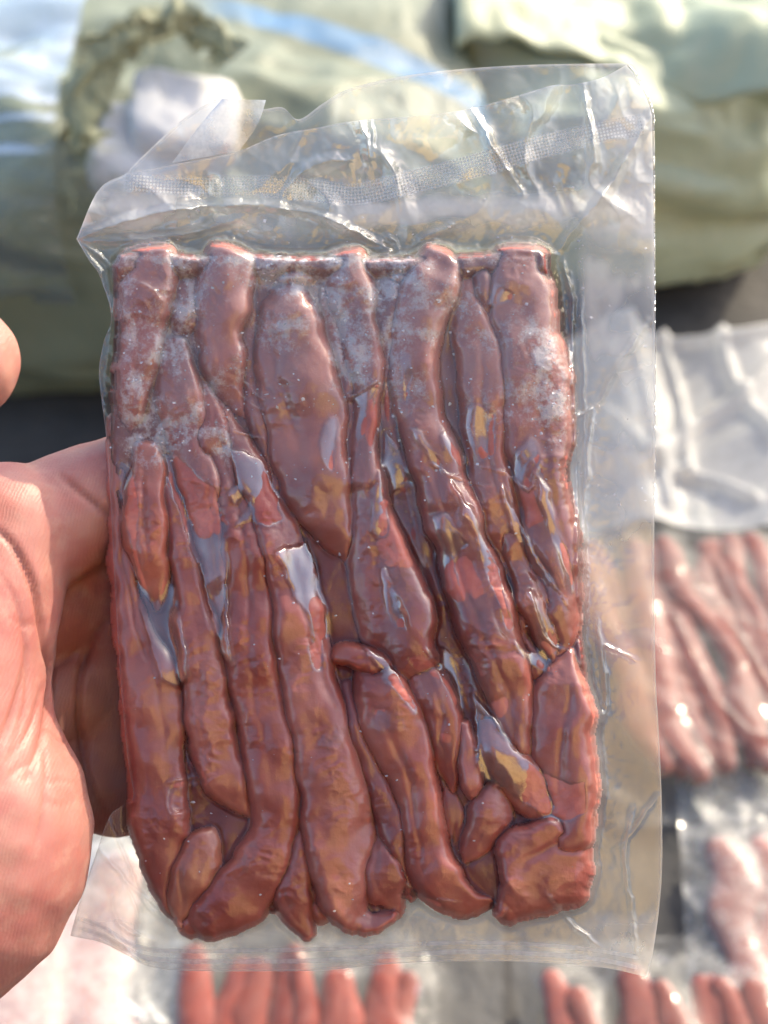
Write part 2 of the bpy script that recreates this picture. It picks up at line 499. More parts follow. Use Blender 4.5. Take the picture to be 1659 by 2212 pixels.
# film membrane: taut between high points, sucked into the hollows
bd = np.where(meat_in, 0.0, 1.0)
dist_out = np.zeros_like(GX)      # rough distance outside the block
cur = meat_in.copy()
for i in range(60):
    Pd = np.pad(cur, 1)
    nx = Pd[:-2, 1:-1] | Pd[2:, 1:-1] | Pd[1:-1, :-2] | Pd[1:-1, 2:]
    dist_out[nx & ~cur] = (i + 1) * ST
    cur = nx
dist_out[~cur] = 61 * ST
floor_h = np.where(meat_in, HMl + 1.2, SEAM)
HF = np.maximum(floor_h, SEAM + (0 - SEAM) * np.exp(-dist_out / 11.0) * 0.8)
for it in range(120):
    HF = np.maximum(floor_h, blur(HF) - 0.16)
HF = blur(HF, 5)

# frost amount over the pack (ice stuck between meat and film)
FROST_SPOTS = [(352, 760, 42, 60, 1.0), (330, 945, 62, 55, 1.15), (405, 930, 40, 70, 0.6), (605, 712, 60, 40, 0.75), (600, 600, 70, 26, 1.0), (640, 610, 45, 30, 0.8), (400, 660, 40, 90, 0.8),
               (770, 780, 30, 70, 0.9), (730, 660, 25, 90, 0.8), (735, 780, 22, 80, 0.6), (915, 640, 45, 40, 0.55), (900, 720, 45, 25, 0.6), (910, 860, 30, 60, 0.35), (1025, 720, 50, 40, 0.45), (1000, 640, 40, 40, 0.6),
               (1190, 880, 40, 70, 1.05), (1140, 720, 60, 40, 0.65), (820, 640, 50, 45, 0.8), (840, 760, 30, 120, 0.6), (690, 640, 25, 40, 0.7), (860, 590, 60, 25, 0.6), (1035, 900, 40, 60, 0.4), (460, 850, 40, 60, 0.5), (480, 960, 30, 60, 0.6),
               (280, 720, 25, 120, 0.55), (300, 860, 40, 50, 0.7), (1180, 780, 40, 40, 0.7), (520, 770, 16, 60, 0.5), (1110, 860, 40, 60, 0.5), (450, 560, 200, 14, 0.45), (760, 562, 300, 14, 0.45)]


def frost_at(x, y):
    f = 0.16 * smooth01((1000 - y) / 420.0) + 0.10 * smooth01((1350 - y) / 300)
    f = f * (0.8 + 0.9 * fbm(x / 45, y / 45, 2.2, 3))
    n = np.clip(1.0 + 1.7 * fbm(x / 34, y / 34, 8.8, 4, 0.62), 0, 2.2)
    for cx, cy_, rx, ry, a in FROST_SPOTS:
        f = f + a * 0.8 * np.exp(-(((x - cx) / rx) ** 2 + ((y - cy_) / ry) ** 2) * 1.2) * n
    return np.clip(f, 0, 1.2)


pack = empty('vacuum_pack', M_PACK)
tag(pack, 'clear vacuum bag of frozen dark pink meat strips held up in the hand', 'vacuum pack')

# --- strips as meshes: each one its own piece of the pressed slab, with a skirt that runs down into the crease


def dilate(m):
    Pd = np.pad(m, 1)
    return Pd[:-2, 1:-1] | Pd[2:, 1:-1] | Pd[1:-1, :-2] | Pd[1:-1, 2:] | m


def strip_patch(mask, height):
    """vertices and quads of the cells under mask plus a skirt three cells wide going down"""
    ys_, xs_ = np.where(mask)
    iy = slice(max(0, ys_.min() - 5), ys_.max() + 6); ix = slice(max(0, xs_.min() - 5), xs_.max() + 6)
    m = mask[iy, ix]; h = np.where(m, height[iy, ix], 0.0)
    X, Y = GX[iy, ix].copy(), GY[iy, ix].copy()
    drop = np.zeros(m.shape); cur_ = m.copy(); val = h.copy()
    for kk in range(3):
        nx_ = dilate(cur_)
        ring = nx_ & ~cur_
        a_ = np.pad(val * cur_, 1); c_ = np.pad(cur_.astype(float), 1)
        ssum = a_[:-2, 1:-1] + a_[2:, 1:-1] + a_[1:-1, :-2] + a_[1:-1, 2:]
        cnt = c_[:-2, 1:-1] + c_[2:, 1:-1] + c_[1:-1, :-2] + c_[1:-1, 2:]
        val = np.where(ring, ssum / np.maximum(cnt, 1) - (5, 14, 26)[kk], val)
        cur_ = nx_
    # smooth the outline a little
    mf = blur(m.astype(float), 3)
    gy_, gx_ = np.gradient(mf)
    nr, nc = m.shape
    fc = grid_faces(nr, nc)
    fc = fc[cur_.ravel()[fc].all(1)]
    used = np.unique(fc); remap = np.zeros(nr * nc, int); remap[used] = np.arange(len(used))
    return X.ravel()[used], Y.ravel()[used], val.ravel()[used], remap[fc]


for si, (pts, zf, col) in enumerate(STRIPS):
    msk = (ID == si) & meat_in
    if msk.sum() < 30: continue
    X, Y, Z, F = strip_patch(msk, HMl)
    o = mesh_obj('strip', to_local(X, Y, Z), F, MEAT, pack, attrs={'frost': frost_at(X, Y)})
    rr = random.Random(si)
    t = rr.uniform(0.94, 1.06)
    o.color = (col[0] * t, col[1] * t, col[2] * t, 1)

# --- the frozen mass behind the strips
bp = catmull(BLOCK + [BLOCK[0]], 14)[:-1]
cen = bp.mean(0)
rows = []
for s, z in ((0.0, -70), (0.3, -70), (0.6, -70), (0.85, -70), (0.95, -70), (0.99, -74), (1.0, -80), (1.0, -120), (0.99, -150), (0.96, -166), (0.85, -172), (0.5, -174), (0.0, -174)):
    q = cen + (bp - cen) * s
    rows.append(np.column_stack([q, np.full(len(q), float(z))]))
R = np.stack(rows)
zz = R[..., 2] + 7 * fbm(R[..., 0] / 60, R[..., 1] / 60, R[..., 2] / 60, 3)
o = mesh_obj('frozen_core', to_local(R[..., 0], R[..., 1], zz).reshape(-1, 3), grid_faces(len(rows), len(bp), True), MEAT, pack, attrs={'frost': frost_at(R[..., 0], R[..., 1])})
o.color = (0.45, 0.34, 0.38, 1)  # darkened to paint shade into the crevices between strips

hollow = (ID == -1) & meat_in
X, Y, Z, F = strip_patch(dilate(dilate(hollow)) & meat_in, np.minimum(HMl, -38.0 + 30.0 * smooth01((625 - GY) / 50) + 0.5 * lump + 3.0 * wrk))
o = mesh_obj('sunken_meat', to_local(X, Y, Z), F, MEAT, pack, attrs={'frost': frost_at(X, Y)})
o.color = (0.50, 0.38, 0.42, 1)  # dark tint stands for shade in the hollows

# --- air pockets between film and meat (they mirror more), and tilted ones shaped for gold reflections
def c1(*p): return [(221 + x / 3, 498 + y / 3) for x, y in p]
def c2(*p): return [(719 + x / 3, 498 + y / 3) for x, y in p]
def c3(*p): return [(221 + x / 3, 995.6 + y / 3) for x, y in p]
def c4(*p): return [(719 + x / 3, 995.6 + y / 3) for x, y in p]
def c5(*p): return [(221 + x / 3, 1493.4 + y / 3) for x, y in p]
def c6(*p): return [(719 + x / 3, 1493.4 + y / 3) for x, y in p]


AIR = [
    c3((380, -60), (480, -40), (620, 100), (740, 180), (760, 310), (830, 410), (790, 480), (820, 640), (815, 900), (810, 1050), (850, 1330), (760, 1250), (700, 1000), (640, 740), (560, 500), (480, 300), (400, 120)),
    c3((100, -20), (200, 50), (230, 300), (220, 550), (300, 850), (350, 950), (390, 750), (480, 830), (500, 1000), (540, 1200), (560, 1420), (480, 1470), (370, 1420), (300, 1150), (240, 900), (190, 560), (120, 250)),
    c4((380, 200), (480, 150), (530, 400), (600, 650), (690, 950), (690, 1040), (600, 1190), (500, 1080), (420, 900), (330, 690), (250, 510), (360, 480)),
    c4((760, 640), (900, 600), (980, 800), (1050, 1060), (1150, 1180), (1000, 1150), (850, 1050), (760, 950), (830, 850), (790, 700)),
    c2((230, 1200), (340, 1000), (380, 1050), (400, 1250), (300, 1300), (280, 1480), (240, 1659), (100, 1659), (150, 1400)),
    c6((930, 0), (1130, 30), (1250, 300), (1240, 420), (1060, 230)),
    c4((1250, 60), (1340, 260), (1500, 720), (1540, 900), (1440, 760), (1330, 560), (1230, 400), (1200, 250)),
    c4((470, 1270), (600, 1250), (700, 1400), (720, 1659), (660, 1659), (560, 1400)),
    c6((250, 100), (420, 90), (470, 260), (330, 300), (260, 220)),
    c5((1400, 280), (1520, 300), (1500, 370), (1400, 360)),
    c6((0, 200), (80, 280), (40, 380), (0, 380)),
    c6((680, 250), (790, 280), (790, 430), (730, 480), (670, 420)),
    c4((780, 1250), (900, 1240), (1000, 1400), (1120, 1500), (1000, 1560), (920, 1500)),
    c5((430, 620), (510, 560), (560, 610), (660, 540), (600, 620), (500, 620), (450, 680), (450, 780), (570, 760), (540, 810), (450, 840), (420, 720)),
    c6((330, 1310), (620, 1310), (830, 1390), (860, 1430), (700, 1400), (480, 1360)),
]
GOLD_POCKETS = [
    c3((800, -90), (900, -60), (1040, 0), (1090, 110), (1140, 240), (1130, 300), (1180, 380), (1130, 400), (1080, 430), (960, 380), (860, 430), (930, 330), (1000, 220), (920, 220), (860, 290), (815, 210), (870, 150), (850, 20)),
    c3((1115, 600), (1180, 550), (1290, 540), (1320, 520), (1360, 620), (1400, 780), (1440, 950), (1470, 1060), (1465, 1140), (1430, 1160), (1420, 1260), (1425, 1350), (1390, 1360), (1350, 1300), (1340, 1190), (1380, 1150), (1340, 1000), (1290, 930), (1240, 880), (1180, 700)),
    c1((1480, 1210), (1525, 1210), (1525, 1330), (1490, 1580), (1430, 1500), (1410, 1380), (1440, 1260)),
    c2((300, 970), (260, 1150), (200, 1340), (165, 1370), (150, 1280), (170, 1130), (90, 1080), (220, 1020)),
    c4((345, -190), (400, -120), (450, 0), (470, 60), (550, 160), (470, 140), (390, 190), (350, 330), (360, 460), (320, 500), (250, 460), (265, 250), (300, 120), (330, -50)),
    c4((640, 360), (740, 340), (790, 430), (880, 550), (800, 620), (780, 700), (830, 830), (820, 890), (790, 920), (720, 820), (680, 700), (690, 560), (650, 430)),
    c4((730, 100), (800, 180), (860, 270), (900, 290), (960, 420), (1010, 560), (1080, 720), (1100, 820), (1130, 960), (1180, 1080), (1140, 1120), (1090, 980), (1040, 830), (980, 680), (930, 470), (830, 360), (850, 290)),
    c4((310, 700), (340, 690), (400, 840), (470, 950), (510, 1080), (420, 1090), (370, 1000), (330, 900)),
    c4((190, 1170), (330, 1280), (420, 1390), (500, 1520), (560, 1659), (500, 1600), (400, 1480), (310, 1400), (340, 1370), (240, 1270)),
    c4((590, 1210), (740, 1220), (800, 1330), (830, 1480), (840, 1640), (780, 1560), (700, 1420), (690, 1330)),
    c6((900, 0), (950, 60), (1080, 220), (1180, 380), (1320, 500), (1450, 560), (1540, 600), (1640, 570), (1645, 780), (1540, 840), (1400, 840), (1280, 740), (1130, 640), (980, 580), (930, 450), (920, 200)),
    c2((860, 1150), (950, 1130), (1050, 1180), (1040, 1450), (960, 1500), (890, 1380), (850, 1270)),
    c2((1180, 1450), (1290, 1330), (1330, 1400), (1380, 1659), (1310, 1500), (1270, 1480), (1210, 1659), (1160, 1560)),
    c2((1040, 330), (1180, 400), (1170, 460), (1010, 500)),
    c4((1090, 140), (1180, 330), (1230, 440), (1380, 680), (1500, 880), (1560, 970), (1470, 900), (1340, 720), (1180, 490), (1110, 300)),
    c4((1330, 100), (1400, 200), (1440, 420), (1540, 620), (1570, 900), (1500, 720), (1430, 520), (1340, 250)),
    c4((1250, 850), (1300, 850), (1350, 960), (1500, 1220), (1400, 1260), (1410, 1380), (1300, 1330), (1180, 1200), (1200, 1160), (1330, 1280), (1340, 1120)),
    c2((700, 1330), (760, 1280), (840, 1400), (860, 1560), (800, 1500), (720, 1400)),
    c2((500, 1280), (570, 1300), (600, 1370), (690, 1480), (720, 1580), (680, 1560), (600, 1420), (520, 1350)),
    c2((440, 770), (500, 800), (520, 950), (480, 1150), (450, 1000)),
]


def warp(x, y, a=4.0):
    return x + a * fbm(x / 30, y / 30, 3.3, 3, 0.45), y + a * fbm(x / 30, y / 30, 6.1, 3, 0.45)


WX, WY = warp(GX, GY)
GAP = np.zeros_like(GX)
for p in AIR:
    GAP = np.maximum(GAP, poly_mask(p, WX, WY).astype(float))
gap_s = blur(GAP, 2)
HS = blur(HF, 60)
POCK = np.zeros_like(GX)


def pocket(poly, slope, soft, gain, xs_):
    """film lifted off the meat: a smooth tilted facet with its own rim"""
    global HF, POCK
    P = np.array(poly)
    x0, y0 = P.min(0) - 40; x1, y1 = P.max(0) + 40
    ix = slice(max(0, int((x0 - gx[0]) / ST)), int((x1 - gx[0]) / ST) + 1); iy = slice(max(0, int((y0 - gy[0]) / ST)), int((y1 - gy[0]) / ST) + 1)
    m = poly_mask(poly, WX[iy, ix], WY[iy, ix]).astype(float)
    ms = blur(m, soft)
    X_, Y_ = GX[iy, ix], GY[iy, ix]
    wsum = m.sum() + 1e-6
    mx_, my_ = (X_ * m).sum() / wsum, (Y_ * m).sum() / wsum
    # local mean height of the pocket as a smooth surface, then tilt
    h = HF[iy, ix]
    sm = h.copy()
    for _ in range(80): sm = blur(sm)
    hz_ = max(40.0, min(120.0, 0.33 * (y1 - y0 - 80)))
    tilt = slope * hz_ * np.tanh((Y_ - my_) / hz_) + xs_ * np.clip(X_ - mx_, -60, 60) + 3.0 * perlin(X_ / 60, Y_ / 190, my_) + 0.5 * perlin(X_ / 16, Y_ / 120, my_)
    rim_ = np.exp(-((ms - 0.5) / 0.22) ** 2)
    new = np.maximum(h * 0.12 + sm * 0.88 + 2.0 + tilt, h - 2.5)
    HF[iy, ix] = h * (1 - ms) + new * ms + 1.2 * rim_
    POCK[iy, ix] = np.maximum(POCK[iy, ix], ms * gain)


for i_, p_ in enumerate(AIR): pocket(p_, 0.17, 4 if i_ < 2 else 12, 0.75 if i_ < 2 else 0.28, 0.04)
for p_ in GOLD_POCKETS: pocket(p_, -0.08, 7, 1.2, -0.16)  # gold reflections built in by tilting these film facets
outside = (~meat_in).astype(float)
HS = blur(HF, 60)

# creases and crumples in the film
CREASES = [  # points, width, height
    ([(1010, 222), (1045, 280), (1075, 335), (1130, 420)], 14, 22), ([(1258, 180), (1272, 260), (1288, 350)], 12, 20),
    ([(1402, 250), (1340, 365), (1290, 440), (1235, 500), (1200, 545)], 18, 26), ([(690, 215), (640, 265), (600, 292)], 9, 18),
    ([(165, 516), (300, 470), (430, 448), (570, 440)], 20, 28), ([(165, 516), (260, 520), (400, 505), (520, 470)], 18, 20), ([(165, 516), (215, 590), (245, 690)], 10, 14),
    ([(165, 516), (225, 560), (260, 620)], 8, 14), ([(760, 240), (790, 300), (800, 350)], 20, 16), ([(800, 240), (806, 330)], 8, 12),
    ([(640, 380), (700, 350), (760, 345)], 26, 22), ([(560, 440), (700, 470), (800, 520), (860, 545)], 18, 22), ([(860, 545), (855, 520), (830, 510)], 9, 12), ([(900, 520), (970, 490), (985, 480)], 14, 16),
    ([(1235, 590), (1238, 800), (1246, 1050), (1250, 1250), (1262, 1340)], 8, 18), ([(1255, 640), (1262, 900), (1262, 1200)], 7, 12), ([(1240, 900), (1285, 880)], 10, 18), ([(1285, 880), (1270, 960), (1268, 1080)], 9, 14),
    ([(1285, 880), (1330, 800), (1400, 690)], 12, 16), ([(1215, 560), (1235, 640), (1240, 700)], 10, 18), ([(1290, 1330), (1310, 1500), (1300, 1560)], 10, 12), ([(1280, 1380), (1380, 1430)], 9, 9),
    ([(1180, 1930), (1240, 2000), (1300, 2050)], 9, 12), ([(1370, 1740), (1350, 1850), (1365, 1960), (1375, 2060)], 8, 10), ([(1420, 1720), (1370, 1790), (1340, 1830)], 10, 10),
    ([(210, 1830), (270, 1900), (330, 1950), (380, 2010)], 10, 16), ([(235, 1770), (275, 1860), (320, 1960), (370, 2000)], 8, 14), ([(240, 1930), (260, 2000), (330, 2030)], 9, 12), ([(270, 1900), (300, 1990)], 7, 12), ([(340, 1930), (350, 2010)], 7, 10),
    ([(1090, 1010), (1120, 1120), (1170, 1230), (1240, 1320)], 7, 9), ([(1170, 990), (1140, 1060), (1090, 1020), (1040, 1010)], 7, 8), ([(1140, 1270), (1180, 1380), (1230, 1410)], 7, 9), ([(930, 1000), (980, 1030), (1060, 1050)], 6, 7),
    ([(500, 830), (540, 870), (575, 890)], 5, 9), ([(520, 820), (570, 865)], 4, 8), ([(500, 930), (570, 950)], 5, 8), ([(350, 1000), (400, 1150), (450, 1350), (500, 1445)], 4, 5), ([(740, 870), (800, 830), (815, 820)], 5, 8),
    ([(360, 1690), (385, 1685), (430, 1675)], 5, 7), ([(360, 1700), (365, 1760), (410, 1750)], 5, 7), ([(540, 1530), (530, 1560), (530, 1590)], 4, 6), ([(300, 610), (335, 630), (355, 665)], 5, 9), ([(860, 1880), (900, 1930), (1000, 1950)], 5, 6),
    ([(400, 1400), (400, 1500), (408, 1560)], 4, 6),
]
CR = np.zeros_like(GX)
CWX, CWY = warp(GX, GY, 4.0)
for pts, w, h in CREASES:
    P = catmull(pts, 18)
    d, t = seg_dist(CWX, CWY, P)
    prof = np.clip(1 - d / w, 0, 1) ** 1.3
    CR = np.maximum(CR, prof * h * (np.sin(np.clip(t, 0.02, 0.98) * math.pi) ** 0.4))
edge_d = np.minimum.reduce([np.abs(GX - 1413), np.maximum(0, 2075 - GY)])
crum = ridged(GX / 190 + 0.35 * perlin(GX / 110, GY / 110), GY / 240, 1.0, 2, 0.35)
top_zone = smooth01((560 - GY) / 120)
side_zone = smooth01((GX - 1240) / 40)
low_zone = smooth01((GY - 1960) / 40)
lowl_zone = smooth01((330 - GX) / 60) * smooth01((GY - 1800) / 60)
amp_out = outside * (14 * top_zone + 2.6 * side_zone + 3.0 * low_zone + 11 * lowl_zone)
amp_out = blur(amp_out, 8)
fine = ridged(GX / 60, GY / 75, 5.0, 3, 0.55)
HF = HF + outside * 7.0 * np.exp(-dist_out / 30.0) * (ridged(GX / 30 + GY / 90, GY / 30 - GX / 90, 14.0, 2, 0.4) - 0.5)
HF = HF + amp_out * (1.5 * crum + 0.12 * fine - 0.8) * 1.5 + CR
# tiny puckers where the film clings to the meat
on = blur(meat_in.astype(float), 4)
HF = HF + on * (1 - 0.85 * POCK) * (1.0 * ridged(GX / 50 + 2, GY / 90, 9.0, 3, 0.5) * smooth01(0.5 + fbm(GX / 120, GY / 120, 4.0, 2)) + 0.25 * perlin(GX / 9, GY / 12, 2.0))
gapA = np.clip(np.maximum(np.maximum(POCK, 0.55 * smooth01(CR / 6.0)), 0.28 * smooth01((1480 - GY + (GX - 750) * 0.8) / 500) * smooth01(0.75 + fbm(GX / 120, GY / 160, 6.6, 2))) + (0.40 * top_zone + 0.12) * outside, 0, 1.5)  # besides pockets, paints a broad upper sheen and glints along creases
frost_g = frost_at(GX, GY)
ob6 = blur(outside, 6)
nz1 = smooth01(0.45 + 1.7 * fbm(GX / 150, GY / 80, 7.7, 3)); nz2 = smooth01(0.4 + 1.7 * fbm(GX / 120, GY / 160, 3.1, 3))
near_meat = smooth01((GY - 395) / 50) * top_zone
milk_haze = np.clip(ob6 * 1.1 * (0.10 * top_zone + near_meat * (0.10 + 0.30 * nz1) + side_zone * (0.10 + 0.22 * nz2) * smooth01((1500 - GY) / 700) + 0.08 * side_zone + 0.16 * low_zone + 0.10 * lowl_zone)
                + meat_in * (0.10 * np.clip(frost_g - 0.35, 0, 1) + 0.17 * smooth01((1250 - GY) / 600)), 0, 0.7)  # film milk and frost, plus painted haze over margins and upper meat


def sample(A, x, y):
    fx = np.clip((x - gx[0]) / ST, 0, len(gx) - 1.001); fy = np.clip((y - gy[0]) / ST, 0, len(gy) - 1.001)
    ix, iy = fx.astype(int), fy.astype(int)
    u, v = fx - ix, fy - iy
    return (A[iy, ix] * (1 - u) + A[iy, ix + 1] * u) * (1 - v) + (A[iy + 1, ix] * (1 - u) + A[iy + 1, ix + 1] * u) * v


def along(pts, n):
    P = catmull(pts, 6)
    s = np.concatenate([[0], np.cumsum(np.linalg.norm(np.diff(P[:, :2], axis=0), axis=1))]); s /= s[-1]
    t = np.linspace(0, 1, n)
    return np.stack([np.interp(t, s, P[:, i]) for i in range(2)], -1)


def coons(top, bottom, left, right, nu, nv):
    T, B, Lc, Rc = along(top, nu), along(bottom, nu), along(left, nv), along(right, nv)
    u = np.linspace(0, 1, nu)[None, :, None]; v = np.linspace(0, 1, nv)[:, None, None]
    S = (1 - v) * T[None] + v * B[None] + (1 - u) * Lc[:, None] + u * Rc[:, None]
    S -= (1 - u) * (1 - v) * T[0] + u * (1 - v) * T[-1] + (1 - u) * v * B[0] + u * v * B[-1]
    return S[..., 0], S[..., 1]


LEFT = [(165, 516), (192, 562), (215, 596), (240, 682), (224, 740), (214, 800), (219, 860), (230, 950), (240, 1100), (250, 1300), (263, 1500), (276, 1640), (288, 1722), (262, 1742), (236, 1765), (205, 1850), (182, 1915), (165, 1972), (152, 2022)]
RIGHT = [(1352, 141), (1372, 165), (1405, 236), (1409, 300), (1412, 500), (1415, 900), (1413, 1200), (1416, 1450), (1424, 1600), (1430, 1750), (1429, 1900), (1415, 2030), (1397, 2110)]
BOT = [(152, 2022), (218, 2036), (270, 2062), (322, 2088), (400, 2097), (560, 2098), (700, 2096), (850, 2082), (1000, 2076), (1150, 2078), (1300, 2090), (1397, 2110)]
TOP_B = [(165, 516), (212, 412), (268, 378), (300, 345), (390, 262), (450, 222), (482, 212), (515, 218), (560, 236), (610, 232), (645, 258), (700, 222), (760, 190), (900, 160), (1100, 142), (1340, 137), (1352, 141)]
TOP_F = [(165, 516), (212, 412), (268, 378), (340, 362), (430, 345), (515, 326), (600, 292), (690, 275), (760, 262), (880, 252), (1000, 238), (1100, 212), (1190, 185), (1240, 182), (1300, 168), (1352, 141)]
FILM = film_material('clear_film', base=0.012, gain=1.25, rough=0.15, milk=0.03, gap_attr=True, gap_gain=0.12)
FX, FY = coons(TOP_F, BOT, LEFT, RIGHT, 500, 760)
iu = np.linspace(0, 1, 500)[None]; iv = np.linspace(0, 1, 760)[:, None]
rim_w = np.maximum.reduce([np.exp(-(1 - iu) / 0.0025) + 0 * iv, np.exp(-iu / 0.0025) + 0 * iv, 0.6 * np.exp(-iv / 0.0018) + 0 * iu, 0.6 * np.exp(-(1 - iv) / 0.0018) + 0 * iu])  # paints a bright glint line along the film's edges
fz = sample(HF, FX, FY)
mesh_obj('front_film', to_local(FX, FY, fz).reshape(-1, 3), grid_faces(760, 500), FILM, pack,
         attrs={'gap': sample(gapA, FX, FY), 'milk_haze': np.clip(sample(milk_haze, FX, FY) + 0.35 * rim_w, 0, 0.85)})
# back film
HB = np.where(meat_in, -176.0, SEAM - 6)
HB = blur(HB, 24) - 0.7 * amp_out * (ridged(GX / 130 + 5, GY / 170, 12.0, 3) - 0.8) - np.clip(CR, 0, 20) * 0.25 * outside
FX, FY = coons(TOP_B, BOT, LEFT, RIGHT, 260, 400)
rim_b = 0.5 * np.exp(-np.linspace(0, 1, 400)[:, None] / 0.0025) + 0 * FX  # same painted glint on the back film's top edge
mesh_obj('back_film', to_local(FX, FY, np.minimum(sample(HB, FX, FY), sample(HF, FX, FY) - 4)).reshape(-1, 3), grid_faces(400, 260), FILM, pack,
         attrs={'gap': np.full(FX.size, 0.5), 'milk_haze': np.clip(sample(milk_haze, FX, FY) * 0.5 + 0.05 * (FY < 400) + rim_b, 0, 0.85)})

# --- frost: tiny ice flakes caught under the film
rng = np.random.RandomState(11)
N = 330000
px = rng.uniform(235, 1280, N); py = rng.uniform(540, 2010, N)
fr = frost_at(px, py)
pr = np.clip(0.0005 + 0.13 * np.clip(fr - 0.35, 0, 1.0) ** 1.8 + 0.004 * (py < 1050), 0, 1)
mi = sample(meat_in.astype(float), px, py) > 0.5
keep = (rng.rand(N) < pr) & mi
px, py, fr = px[keep], py[keep], fr[keep]
extra = 160
ex = np.concatenate([rng.uniform(1245, 1405, extra // 2), rng.uniform(250, 1400, extra // 2)]); ey = np.concatenate([rng.uniform(480, 1100, extra // 2), rng.uniform(400, 545, extra // 2)])
px = np.concatenate([px, ex]); py = np.concatenate([py, ey]); fr = np.concatenate([fr, np.full(extra, 0.2)])
n = len(px)
sz_ = 1.0 + 3.2 * rng.rand(n) ** 3
ang = rng.uniform(0, 6.28, n)
pz = sample(HF, px, py) - 0.8
V = []; Fc = []
base_a = np.linspace(0, 2 * math.pi, 5, endpoint=False)
el = rng.uniform(0.5, 1.6, (n, 5)) * sz_[:, None]
vx = px[:, None] + np.cos(base_a + ang[:, None]) * el
vy = py[:, None] + np.sin(base_a + ang[:, None]) * el * rng.uniform(0.5, 1.0, (n, 1))
tiltx, tilty = rng.normal(0, 0.35, (n, 1)), rng.normal(0, 0.35, (n, 1))
vz = pz[:, None] + (vx - px[:, None]) * tiltx + (vy - py[:, None]) * tilty
ax_, ay_, az_ = px + rng.normal(0, 0.5, n), py + rng.normal(0, 0.5, n), pz + sz_ * rng.uniform(0.3, 0.8, n)
allv = np.concatenate([np.stack([vx, vy, vz], -1), np.stack([ax_, ay_, az_], -1)[:, None]], 1).reshape(-1, 3)
b0 = (np.arange(n) * 6)[:, None]
fcs = np.concatenate([np.stack([b0[:, 0] + i, b0[:, 0] + (i + 1) % 5, b0[:, 0] + 5], -1) for i in range(5)], 0)
ki = NT('ice')
p = ki.n('BsdfPrincipled'); p.inputs['Base Color'].default_value = (0.80, 0.80, 0.86, 1); p.inputs['Roughness'].default_value = 0.12
p.inputs['Specular IOR Level'].default_value = 0.8
tr = ki.n('BsdfTransparent'); mx = ki.n('MixShader'); mx.inputs[0].default_value = 0.55
ki.l(tr.outputs[0], mx.inputs[1]); ki.l(p.outputs[0], mx.inputs[2]); ki.l(mx.outputs[0], ki.out.inputs[0])
ICE = ki.m
o = mesh_obj('ice_flakes', to_local(allv[:, 0], allv[:, 1], allv[:, 2]), fcs, ICE, pack, smooth=False)
o['kind'] = 'stuff'

# --- embossed heat seal band near the top, and the bottom seals
ks = NT('embossed_seal')
uvn = ks.n('UVMap'); sep = ks.n('SeparateXYZ'); ks.l(uvn.outputs[0], sep.inputs[0])
a_ = ks.math('SINE', ks.math('MULTIPLY', ks.math('ADD', sep.outputs[0], sep.outputs[1]), 6.2832 / 15.0))
b_ = ks.math('SINE', ks.math('MULTIPLY', ks.math('SUBTRACT', sep.outputs[0], sep.outputs[1]), 6.2832 / 15.0))
dots = ks.ramp(ks.math('MULTIPLY', a_, b_), -0.15, 0.35)
nb = ks.noise(220, 3, 0.6, ks.coord())
fade = ks.math('MULTIPLY', ks.attr('alpha'), ks.ramp(nb.outputs[0], 0.3, 0.7, 0.75, 1.0))
dfm = ks.n('BsdfDiffuse'); dfm.inputs[0].default_value = (0.85, 0.86, 0.86, 1)
tlm = ks.n('BsdfTranslucent'); tlm.inputs[0].default_value = (0.85, 0.86, 0.86, 1)
m1 = ks.n('MixShader'); m1.inputs[0].default_value = 0.5; ks.l(dfm.outputs[0], m1.inputs[1]); ks.l(tlm.outputs[0], m1.inputs[2])
trm = ks.n('BsdfTransparent'); glm = ks.n('BsdfGlossy'); glm.inputs['Roughness'].default_value = 0.2
m0 = ks.n('MixShader'); m0.inputs[0].default_value = 0.06; ks.l(trm.outputs[0], m0.inputs[1]); ks.l(glm.outputs[0], m0.inputs[2])
m2 = ks.n('MixShader'); ks.l(ks.math('MULTIPLY', fade, ks.math('ADD', ks.math('MULTIPLY', dots, 0.55), 0.12)), m2.inputs[0])
ks.l(m0.outputs[0], m2.inputs[1]); ks.l(m1.outputs[0], m2.inputs[2]); ks.l(m2.outputs[0], ks.out.inputs[0])
SEALMAT = ks.m


def band(name, pts, half, mat, lift=2.0, nu=260, nv=9, edge_fade=0.25, strength=None):
    P = along([(a, b) for a, b in pts], nu)
    tn = np.gradient(P, axis=0); tn /= np.linalg.norm(tn, axis=1, keepdims=True)
    nm = np.stack([-tn[:, 1], tn[:, 0]], -1)
    s = np.concatenate([[0], np.cumsum(np.linalg.norm(np.diff(P, axis=0), axis=1))])
    hv = np.interp(np.linspace(0, 1, nu), np.linspace(0, 1, len(half)), half) if not np.isscalar(half) else np.full(nu, half)
    q = np.linspace(-1, 1, nv)
    X = P[:, 0:1] + nm[:, 0:1] * hv[:, None] * q; Y = P[:, 1:2] + nm[:, 1:2] * hv[:, None] * q
    Z = sample(HF, X, Y) + lift
    al = np.clip((1 - np.abs(q)) / max(edge_fade, 1e-3), 0, 1)[None] * np.clip(np.minimum(np.arange(nu), np.arange(nu)[::-1])[:, None] / 6.0, 0, 1)
    if strength is not None:
        al = al * np.interp(np.linspace(0, 1, nu), np.linspace(0, 1, len(strength)), strength)[:, None]
    uv = np.stack(np.broadcast_arrays(s[:, None], hv[:, None] * q), -1).reshape(-1, 2)
    return mesh_obj(name, to_local(X, Y, Z).reshape(-1, 3), grid_faces(nu, nv), mat, pack, attrs={'alpha': np.broadcast_to(al, X.shape)}, uv=uv)


